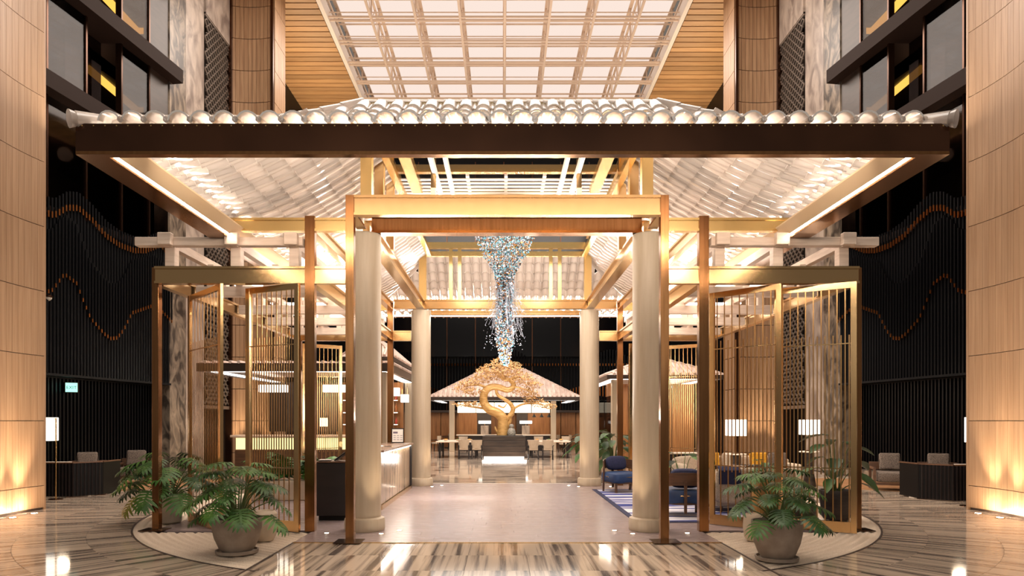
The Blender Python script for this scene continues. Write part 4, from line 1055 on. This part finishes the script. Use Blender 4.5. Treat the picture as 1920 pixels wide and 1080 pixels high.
# ------------------------------------------------------------------ side lounges with grey armchairs
def grey_armchair(label, loc, rz):
    t = thing('grey_armchair', label, 'chair', loc, rz)
    m = MB(); m.soft((0,0,0.32),(0.36,0.38,0.13),0.28,9); m.build('seat', K['grey'], t, True, local=True)
    B('back_rail', K['walnut'], t, -0.42, 0.42, 0.34, 0.38, 0.46, 0.66, 0.006, True)
    for s in (-1,1):
        B('arm', K['walnut'], t, s*0.37, s*0.43, -0.36, 0.36, 0.5, 0.55, 0.006, True)
        for y in (-0.34,0.34): B('leg', K['walnut'], t, s*0.37, s*0.43, y-0.03, y+0.03, 0, 0.5, 0.006, True)
        B('side_rail', K['walnut'], t, s*0.37, s*0.42, -0.34, 0.34, 0.14, 0.2, None, True)
    B('front_rail', K['walnut'], t, -0.37, 0.37, -0.36, -0.32, 0.13, 0.19, None, True)
    return t
ac = [(-10.6,17.3,28,'grey tweed armchair behind the left slatted screen'),(-10.0,18.45,14,'grey tweed armchair beside the round table on the left'),
      (9.45,16.75,-20,'grey tweed armchair left of the right slatted screen'),(10.55,16.6,-25,'grey tweed armchair behind the right slatted screen')]
for x, y, r, lab in ac:
    grey_armchair(lab, (x,y,0.014), RAD(r))
    pillow('grey_pillow', 'square grey cushion on the '+lab.replace('grey tweed ',''), K['grey'], (x-sin(RAD(r))*0.12,y+cos(RAD(r))*0.12,0.46), 0.5, 0.46, 0.17, rz=RAD(r), tilt=-14)
for s, x, y, lab in ((-1,-10.0,16.75,'left'),(1,9.55,15.75,'right')):
    t = thing('round_side_table', 'white topped round table by the %s slatted screen' % lab, 'table', (x,y,0.014))
    m = MB(); m.lathe([(0.26,0.46),(0.29,0.48),(0.29,0.51),(0,0.515)],28); m.build('top', K['white_stone'], t, True, local=True)
    m = MB(); m.soft((0.04,0,0.23),(0.13,0.13,0.225),0.7,9); m.build('drum', K['bronze'], t, True, local=True)
    B('leg', K['white_stone'], t, -0.19, -0.12, -0.1, 0.1, 0, 0.46, 0.01, True)
for s, side in ((-1,'left'),(1,'right')):
    yb = 15.15 if s < 0 else 14.35
    X1, X2, X3 = (10.2, 9.62, 9.25) if s < 0 else (10.4, 9.42, 9.0)
    yc = yb+0.85
    t = thing('slatted_partition', 'low dark slatted partition beside the %s floor lamp' % side, 'screen', (s*9.8,yb+0.3,0.0))
    pts = [(X1+0.6,yb),(X2,yb),(X3,yb+0.5),(X3,yb+1.2)]
    for i in range(3):
        (xa,ya),(xb,yb_) = pts[i], pts[i+1]
        m = MB(); m.bar((s*xa,ya,0.39),(s*xb,yb_,0.39),0.05,0.74); m.build('panel', K['black'], t)
        m = MB(); L_ = sqrt((xb-xa)**2+(yb_-ya)**2); n = max(3,int(L_/0.07))
        for k in range(n):
            u = (k+0.5)/n; m.bar((s*(xa+(xb-xa)*u),ya+(yb_-ya)*u-0.035,0.02),(s*(xa+(xb-xa)*u),ya+(yb_-ya)*u-0.035,0.75),0.035,0.03)
        o = m.build('slats', K['slat'], t, kind='stuff')
        m = MB(); m.bar((s*xa,ya,0.765),(s*xb,yb_,0.765),0.09,0.025); m.build('top_rail', K['walnut'], t)
    m = MB(); m.bar((s*(X1+0.5),yb+0.12,0.772),(s*(X2+0.12),yb+0.12,0.772),0.14,0.02); m.build('ledge', K['white_stone'], t)
    yl = 14.75 if s < 0 else 13.62; xl = 9.72 if s < 0 else 9.21; xs = 0.2
    t = thing('floor_lamp', 'slim brass floor lamp with a square white shade, %s of the pavilion' % side, 'lamp', (s*xl,yl,0.0))
    m = MB(); m.lathe([(0.14,0),(0.14,0.015),(0.02,0.025),(0,0.025)],24); m.build('base', K['bronze'], t, True, local=True)
    m = MB(); m.tube([(0,0,0.02),(0,0,1.76)],0.016,10); m.build('pole', K['brass'], t, True, local=True)
    m = MB(); m.tube([(0,0,1.74),(s*xs,0,1.74)],0.01,8); m.build('arm', K['brass'], t, local=True)
    m = MB(); m.cbox(s*xs-0.16,s*xs+0.16,-0.16,0.16,1.27,1.77,0.006); m.build('shade', K['shade'], t, local=True)
    lamp('floor_lamp_light', 'POINT', (s*(xl+0.1),yl+0.35,1.5), 14, WARM, radius=0.15)
# exit sign, dome camera
t = thing('exit_sign', 'green lit exit sign box on the left slatted wall', 'sign', (-11.4,17.95,2.44), RAD(28))
B('case', K['bronze'], t, -0.15, 0.15, -0.05, 0.05, 0, 0.27, None, True)
B('face', emitter('exit_green', (0.42,1.0,0.82), 1.5), t, -0.135, 0.135, -0.058, -0.05, 0.015, 0.255, None, True)
cu = bpy.data.curves.new('exit_text','FONT'); cu.body = 'EXIT'; cu.size = 0.115; cu.align_x = 'CENTER'; cu.extrude = 0.001
tmp = bpy.data.objects.new('exit_text', cu); C.objects.link(tmp); bpy.context.view_layer.update()
me = bpy.data.meshes.new_from_object(tmp.evaluated_get(bpy.context.evaluated_depsgraph_get())); bpy.data.objects.remove(tmp)
me.materials.clear(); me.materials.append(mat('exit_letter', S(40,120,96), rough=0.5))
o = inst('lettering', me, t, Matrix.Translation((0,-0.06,0.095)) @ Matrix.Rotation(pi/2,4,'X'))
t = thing('dome_camera', 'small glass dome camera on the left wall by the pillar', 'camera', (-11.42,17.05,4.78))
m = MB(); m.lathe([(0.1,0.0),(0.1,0.05),(0.04,0.07)],20); m.build('mount', K['bronze'], t, True, local=True)
m = MB(); m.lathe([(0.0,-0.09),(0.05,-0.075),(0.085,-0.03),(0.09,0.0)],20); m.build('dome', K['clear'], t, True, local=True)
# ------------------------------------------------------------------ dining hall: planter, gilded tree, tables and chairs
YT = 30.8
t = thing('stone_planter', 'dark stone planter block under the gilded tree, lit from below', 'planter', (0.0,YT+0.6,0.0))
px = lambda x, y, d: ((x-943)*d/1280-0.06)
xa, xb = px(905,0,YT), px(985,0,YT)
for i in range(4):
    z0 = 0.085+0.236*i; B('stone_course', K['charcoal'], t, xa-0.02*(i%2), xb+0.02*(i%2), YT, YT+1.2, z0, z0+0.23, 0.015)
B('plinth_light', K['whiteglow'], t, xa+0.06, xb-0.06, YT+0.08, YT+1.1, 0.0, 0.08)
B('soil', K['soil'], t, xa+0.1, xb-0.1, YT+0.1, YT+1.1, 1.026, 1.036)
lamp('planter_glow', 'AREA', (0,YT-0.1,0.12), 26, WHITE, 2.0, 0.2, aim=(0,-0.6,-1))
TD = YT+0.55
def tp(x, y, d=0.0): return Vector(((x-943)*TD/1280-0.06, TD+d, 1.7+(789-y)*TD/1280))
t = thing('gilded_tree', 'twisting gilded pine tree rising from the dark stone planter', 'tree', tuple(tp(940,815)))
t.location.z = 1.036
def branch(pts, r0, r1, n=9, name='branch'):
    P = [tp(*p) for p in pts]; Q = []
    for i in range(len(P)-1):
        a = P[max(i-1,0)]; b = P[i]; c = P[i+1]; d = P[min(i+2,len(P)-1)]
        for k in range(5):
            u = k/5; Q.append(0.5*((2*b)+(c-a)*u+(2*a-5*b+4*c-d)*u*u+(3*b-a-3*c+d)*u**3))
    Q.append(P[-1]); N_ = len(Q)
    m = MB(); m.tube(Q,[r0+(r1-r0)*i/(N_-1) for i in range(N_)],n); return m.build(name, K['treegold'], t, True)
branch([(942,817),(943,800),(942,784),(932,774),(918,768),(908,756),(907,742),(913,730),(926,725),(942,728)],0.27,0.14,12,'trunk')
branch([(936,726),(950,731),(960,728),(963,720),(955,712),(945,712)],0.15,0.09,10,'trunk')
branch([(946,790),(956,780),(962,768),(957,757),(945,748),(933,740),(930,730)],0.13,0.06)
branch([(950,800),(956,790),(957,782),(963,775)],0.10,0.06)
branch([(918,768),(895,764),(878,762),(862,758)],0.06,0.02); branch([(934,760),(944,764),(950,757)],0.05,0.02)
branch([(960,768),(980,758),(1004,757),(1022,760)],0.06,0.02)
branch([(945,712),(935,704),(925,695)],0.08,0.03); branch([(955,712),(970,706),(985,712)],0.07,0.03)
branch([(914,728),(900,722),(885,722),(868,726)],0.07,0.02); branch([(960,724),(978,728),(996,735)],0.06,0.02)
branch([(936,815),(930,806),(928,800)],0.08,0.03); branch([(945,712),(942,700),(944,688)],0.07,0.03)
pads = [(930,690,28,9),(950,695,30,10),(915,702,26,8),(968,706,30,9),(900,712,22,8),(985,715,24,9),(880,718,20,6),(1000,722,18,7),(940,680,20,8),(960,686,18,7),
        (905,694,12,7),(870,730,22,6),(890,735,22,6),(985,735,24,7),(995,742,18,6),(1015,758,20,6),(1030,762,14,5),(870,758,22,5),(890,757,20,5),(1000,752,20,6),(930,705,24,8),(865,722,14,4)]
for i, (cx, cy, rx, ry) in enumerate(pads):
    m = MB(); rnd = random.Random(100+i)
    for k in range(int(rx*ry*0.9)):
        a = rnd.uniform(0,6.28); q = sqrt(rnd.random()); p = tp(cx+rx*q*cos(a), cy+ry*q*sin(a), rnd.uniform(-0.45,0.45)*rx/20)
        u = Vector((rnd.uniform(-1,1),rnd.uniform(-1,1),rnd.uniform(-.3,1))).normalized()*rnd.uniform(0.05,0.1); v = u.orthogonal().normalized()*0.025
        m.add([p-u-v*0.2,p+v,p+u,p-v],[(0,1,2,3)])
    m.build('foliage', K['goldleaf'], t, kind='stuff')
lamp('tree_light', 'SPOT', (0.3,28.3,0.4), 420, SOFT, aim=(-0.05,0.75,1), spot=55, blend=0.9)
q = thing('stone_figure', 'small grey stone ornament on the planter beside the tree trunk', 'ornament', (tp(959,817).x,YT+0.3,1.036))
m = MB(); m.lathe([(0.17,0),(0.2,0.1),(0.16,0.26),(0.1,0.34)],16); m.build('body', K['stone'], q, True, local=True)
m = MB(); m.soft((0,0,0.42),(0.11,0.11,0.1),1.0,8); m.build('head', K['stone'], q, True, local=True)
def dining_chair():
    t = thing('dining_chair', '', 'chair')
    m = MB(); m.soft((0,0.0,0.46),(0.23,0.23,0.045),0.3,8); m.build('seat', K['beige'], t, True, local=True)
    m = MB(); vs = []; n = 8; fs = []
    for k in range(n+1):
        a = RAD(-40-100*k/n)
        for r, z in ((0.27,0.5),(0.30,0.5),(0.34,0.86),(0.30,0.86)): vs.append((r*cos(a)*0.95,r*sin(a)*0.82,z))
    for k in range(n):
        for j in range(4): fs.append((k*4+j,k*4+(j+1)%4,(k+1)*4+(j+1)%4,(k+1)*4+j))
    fs += [(0,1,2,3),(n*4+3,n*4+2,n*4+1,n*4)]
    m.add(vs, fs); m.build('backrest', K['beige'], t, True, local=True)
    for sx in (-1,1):
        for sy in (-1,1):
            m = MB(); m.bar((sx*0.22,sy*0.23,0),(sx*0.21,sy*0.19,0.62 if sy < 0 else 0.46),0.035,0.035); m.build('leg', K['slat'], t, local=True)
        m = MB(); m.bar((sx*0.24,-0.22,0.62),(sx*0.24,0.2,0.62),0.04,0.03); m.build('armrest', K['slat'], t, local=True)
    m = MB(); m.bar((-0.22,-0.21,0.25),(0.22,-0.21,0.25),0.02,0.02); m.build('stretcher', K['slat'], t, local=True)
    return t
DC = dining_chair()
spots = [(870,861,0,'cream dining chair far left of the stone planter, its back to the deck'),(894,861,0,'cream dining chair just left of the stone planter, its back to the deck'),
         (1000,862,0,'cream dining chair just right of the stone planter, its back to the deck'),(1027,862,0,'cream dining chair far right of the stone planter, its back to the deck')]
for i, (x, y, r, lab) in enumerate(spots):
    d = 2176/(y-789); X = px(x,0,d)
    if i == 0: c = DC; c.location = (X,d,0); c['label'] = lab; c['group'] = 'dining chairs'
    else: dup(DC, (X,d,0), RAD(r), lab, 'dining chairs')
extra = [(818,846,70,'cream dining chair half hidden by the rear left column'),(836,838,90,'cream dining chair left of the left dark table'),(850,844,-60,'cream dining chair at the right of the left dark table'),
         (1042,842,60,'cream dining chair at the left of the right dark table'),(1075,842,-80,'cream dining chair at the right of the right dark table'),(1058,848,150,'cream dining chair beyond the right dark table'),
         (868,849,180,'cream dining chair beyond the left long table'),(1010,849,180,'cream dining chair beyond the right long table')]
for x, y, r, lab in extra:
    d = 2176/(y-789); dup(DC, (px(x,0,d),d,0), RAD(r), lab, 'dining chairs')
for s, (x0, x1), lab in ((-1,(-3.1,-1.15),'left'),(1,(1.12,3.05),'right')):
    t = thing('long_table', 'pale wood dining table %s of the stone planter' % lab, 'table', ((x0+x1)/2,31.6,0.0))
    B('tabletop', K['timber'], t, x0, x1, 30.75, 33.2, 0.72, 0.77, 0.01)
    for x in (x0+0.15,x1-0.15):
        for y in (31.2,33.0): B('leg', K['slat'], t, x-0.04, x+0.04, y-0.04, y+0.04, 0, 0.72)
    for k in range(3):
        q = thing('table_setting', 'small food bowl on the %s long table, %s' % (lab, ('near its outer end','at its middle','near the planter')[k if s < 0 else 2-k]), 'bowl', (x0+0.4+0.55*k,31.5,0.771))
        m = MB(); m.lathe([(0.05,0),(0.12,0.06),(0.13,0.07),(0.11,0.06),(0,0.02)],16); m.build('bowl', K['white_stone'], q, True, local=True)
        m = MB(); m.soft((0,0,0.06),(0.09,0.09,0.04),0.9,6); m.build('food', K['yellow'] if k != 1 else K['leaf'], q, True, local=True)
for x, y, lab in ((842,840,'dark pedestal table left of the planter, by the rear left column'),(1058,838,'dark pedestal table right of the planter, by the rear right column')):
    d = 2176/(y-789); t = thing('dining_table', lab, 'table', (px(x,0,d),d,0))
    m = MB(); m.lathe([(0.5,0.72),(0.5,0.75),(0,0.75)],24); m.build('tabletop', K['slat'], t, local=True)
    m = MB(); m.lathe([(0.28,0),(0.28,0.03),(0.05,0.05),(0.05,0.72)],16); m.build('pedestal', K['slat'], t, True, local=True)
# ------------------------------------------------------------------ kiosks with tiled roofs
def kiosk(name, label, x0, x1, y0, y1, ze, rise, run, posts, fascia=0.14, glow=True):
    t = thing(name, label, 'kiosk', ((x0+x1)/2,(y0+y1)/2,0))
    ry = min(run, (y1-y0)/2-0.02); rx = min(run, (x1-x0)/2-0.02)
    m = MB(); A = [(x0,y0,ze),(x1,y0,ze),(x1,y1,ze),(x0,y1,ze),(x0+rx,y0+ry,ze+rise),(x1-rx,y0+ry,ze+rise),(x1-rx,y1-ry,ze+rise),(x0+rx,y1-ry,ze+rise)]
    m.add(A,[(0,1,5,4),(1,2,6,5),(2,3,7,6),(3,0,4,7),(4,5,6,7)]); m.build('roof_deck', K['roofpink'], t)
    m = MB(); n = int((x1-x0)/0.24)
    for i in range(n+1):
        x = x0+(x1-x0)*i/n; lim = min(1.0,(x-x0)/rx if rx else 1,(x1-x)/rx if rx else 1)
        if lim < 0.04: continue
        m.tube([(x,y0-0.03,ze+0.03),(x,y0+ry*lim,ze+rise*lim+0.03)],0.05,6)
    for sx in (x0,x1):
        d = 1 if sx == x0 else -1; n2 = int((y1-y0)/0.24)
        for i in range(n2+1):
            y = y0+(y1-y0)*i/n2; lim = min(1.0,(y-y0)/ry,(y1-y)/ry)
            if lim < 0.04: continue
            m.tube([(sx-d*0.03,y,ze+0.03),(sx+d*rx*lim,y,ze+rise*lim+0.03)],0.05,6)
    m.build('roof_tiles', K['roofpink'], t, True, kind='stuff')
    for (a,b,c,d) in ((x0,x1,y0,y0+0.06),(x0,x0+0.06,y0+0.06,y1),(x1-0.06,x1,y0+0.06,y1)):
        B('fascia', K['brown'], t, a, b, c, d, ze-fascia, ze)
    if glow:
        B('soffit_light', K['whiteglow'], t, x0+0.3, x1-0.3, y0+0.2, y0+0.5, ze-fascia+0.01, ze-fascia+0.03)
        B('soffit_light', K['whiteglow'], t, x0+0.2, x0+0.5, y0+0.5, y1-0.3, ze-fascia+0.01, ze-fascia+0.03)
        B('soffit_light', K['whiteglow'], t, x1-0.5, x1-0.2, y0+0.5, y1-0.3, ze-fascia+0.01, ze-fascia+0.03)
    for x, y in posts: B('post', K['plaster'], t, x-0.14, x+0.14, y-0.14, y+0.14, 0, ze-fascia, 0.01)
    return t
k1 = kiosk('buffet_kiosk', 'buffet kiosk with a pink tiled roof behind the gilded tree', -4.05, 4.1, 37.0, 43.0, 3.0, 1.75, 3.0, [(-2.9,38.0),(2.75,38.0)], 0.2)
for i in range(5):
    xq = -2.6+1.04*i; B('glow_panel', K['warmglow'], k1, xq, xq+1.0, 38.2, 38.25, 2.15, 2.72)
for (a,b,mm) in ((-2.7,-1.6,'wood_panel'),(-1.58,-0.75,'brown'),(0.75,1.4,'brown'),(1.42,2.7,'wood_panel')): B('back_panel', K[mm], k1, a, b, 40.5, 40.6, 0.9, 2.15)
B('counter', K['white_stone'], k1, -2.7, 2.7, 38.6, 39.2, 0.86, 0.92); B('counter_base', K['slat'], k1, -2.6, 2.6, 38.7, 39.1, 0, 0.86)
for x, lab in ((-1.1,'left'),(1.25,'right')):
    q = thing('lamp_cabinet', 'lattice cabinet with a glowing lamp top, %s of the tree trunk' % lab, 'cabinet', (x,39.0,0.921))
    B('body', K['grey_marble'], q, -0.22, 0.22, -0.15, 0.15, 0, 0.5, 0.01, True); B('lamp_top', K['whiteglow'], q, -0.35, 0.35, -0.12, 0.12, 0.62, 0.78, 0.01, True); B('stem', K['brass'], q, -0.02, 0.02, -0.02, 0.02, 0.5, 0.62, None, True)
for i in range(3):
    q = thing('pendant_lamp', 'black cone pendant lamp in the right bay of the buffet kiosk, %s' % ('inner','middle','outer')[i], 'lamp', (1.7+0.42*i,38.5,1.9))
    m = MB(); m.lathe([(0.13,0),(0.03,0.16),(0.02,0.2)],14); m.build('shade', K['black'], q, True, local=True); m = MB(); m.tube([(0,0,0.2),(0,0,0.92)],0.012,6); m.build('cord', K['black'], q, local=True)
lamp('kiosk_light', 'AREA', (0,38.6,2.7), 120, WARM, 5, 1.2)
for x in (-3,0,3): lamp('kiosk_roof_fill_light', 'SPOT', (x,33.5,7.5), 240, SOFT, aim=(0,0.75,-0.55), spot=60)  # mid-air spots added to whiten and brighten the kiosk roof
k2 = kiosk('bar_kiosk', 'bar kiosk with a lit eave on the left of the hall', -8.85, -3.3, 19.6, 26.0, 3.36, 0.05, 2.2, [(-3.6,20.0),(-3.6,25.7)], 0.24)
cano = kiosk('small_canopy', 'small pale hipped canopy over the end of the bar, left of the rear column', -4.9, -3.32, 20.3, 25.5, 3.61, 0.7, 1.1, [], 0.12, False)
k3 = kiosk('lounge_kiosk', 'lounge kiosk with a lit upswept eave on the right of the hall', 3.45, 7.4, 23.0, 30.0, 3.25, 0.75, 1.9, [(3.8,23.4),(3.8,29.5)])
for y in (25.0,27.0): B('glass_panel', K['bglass'], k3, 3.8, 3.84, y-0.9, y+0.9, 0.1, 2.6)
for i in range(4): B('back_panel', K['wood_panel'], k3, 3.9+0.83*i, 4.7+0.83*i, 26.0, 26.1, 0, 3.1)
for i in range(7): B('back_panel', K['brown'], k2, -8.75+0.72*i, -8.07+0.72*i, 25.4, 25.5, 1.3, 3.15)
B('back_panel', K['wood_panel'], k2, -5.9, -3.7, 24.9, 25.0, 0, 3.1)
t = thing('bar_counter', 'bar counter with a lit fluted front inside the left kiosk', 'counter', (-6.4,22.2,0))
B('worktop', K['timber'], t, -8.8, -3.75, 21.85, 22.6, 1.17, 1.24, 0.01); B('body', K['walnut'], t, -8.7, -3.85, 22.0, 22.5, 0, 0.75)
for i in range(10): B('lit_panel', emitter('fluted_glow', (1.0,0.83,0.36), 1.6) if i == 0 else bpy.data.materials['fluted_glow'], t, -8.65+0.48*i, -8.19+0.48*i, 21.96, 22.0, 0.78, 1.15)
for k, z in enumerate((1.55,1.98,2.42)):
    q = thing('bar_shelf', 'lit brass bottle shelf behind the left bar, %s tier' % ('lowest','middle','top')[k], 'shelf', (-4.8,24.7,z))
    B('board', K['brass'], q, -1.05, 1.0, -0.14, 0.14, 0, 0.03, None, True); B('light_strip', K['whiteglow'], q, -1.0, 0.95, -0.155, -0.14, 0, 0.025, None, True)
    for x in (-1.0,0.95): B('bracket', K['brass'], q, x, x+0.03, -0.13, 0.19, 0.0301, 0.06, None, True)
    rnd = random.Random(200+k); cols = ['amber','greenb','clear','red','clear','amber','yellow']
    for i in range(11):
        cn = cols[rnd.randrange(len(cols))]; h = rnd.uniform(0.24,0.33); r = rnd.uniform(0.035,0.05); x = -0.92+0.18*i
        b = thing('bottle', '%s bottle, %s from the left on the %s tier of the bar shelf' % (dict(amber='amber',greenb='green',clear='clear',red='red',yellow='yellow')[cn], ('first','second','third','fourth','fifth','sixth','seventh','eighth','ninth','tenth','eleventh')[i], ('lowest','middle','top')[k]), 'bottle', (-4.8+x,24.7,z+0.0305), 0, 'bottles on the %s bar shelf' % ('lowest','middle','top')[k])
        m = MB(); m.lathe([(r,0),(r,h*0.6),(r*0.35,h*0.75),(r*0.33,h)],10); m.build('glass', K[cn], b, True, local=True)
        m = MB(); m.lathe([(r*0.4,h),(r*0.4,h+0.02),(0,h+0.02)],8); m.build('cap', K['brass'], b, local=True)
def lantern(label, x0, x1, y, z0, z1, zt):
    q = thing('box_pendant', label, 'lamp', ((x0+x1)/2,y,z0))
    w_ = (x1-x0)/2
    B('shade', K['shade'], q, -w_, w_, -0.12, 0.12, 0, z1-z0, 0.006, True); B('top_frame', K['brass'], q, -w_, w_, -0.125, 0.125, z1-z0, z1-z0+0.015, None, True)
    for x in (-w_*0.7,w_*0.7):
        m = MB(); m.tube([(x,0,z1-z0+0.01),(x,0,zt-z0)],0.006,5); m.build('cord', K['brass'], q, local=True)
lantern('long white box pendant over the bar, left one', px(487,0,21), px(538,0,21), 21.0, 2.58, 2.80, 3.10)
lantern('long white box pendant over the bar, beside the inner left post', px(607,0,21), px(652,0,21), 21.0, 2.58, 2.80, 3.10)
lantern('white box pendant seen between the left rear post and column, nearer', px(733,0,22), px(749,0,22), 22.0, 2.5, 2.76, 3.10)
lantern('white box pendant seen between the left rear post and column, farther', px(752,0,24), px(766,0,24), 24.0, 2.35, 2.62, 3.10)
lamp('bar_light', 'AREA', (-6.2,22.0,3.1), 90, WARM, 5, 1.5); lamp('bar_back_light', 'POINT', (-4.8,24.2,2.7), 35, WARM, radius=0.2)
lamp('kiosk_side_light', 'AREA', (5.6,24.2,3.0), 110, WARM, 5, 1.2)
q = thing('bar_lamp', 'small cream shaded lamp on the bar counter', 'lamp', (px(606,0,22.1),22.15,1.241))
m = MB(); m.lathe([(0.06,0),(0.06,0.02),(0.012,0.03),(0.012,0.3)],12); m.build('stem', K['brass'], q, True, local=True); m = MB(); m.lathe([(0.14,0.28),(0.12,0.55)],16); m.build('shade', K['warmglow'], q, True, local=True)
# low chairs under the bar side
print('objects', len(bpy.data.objects))
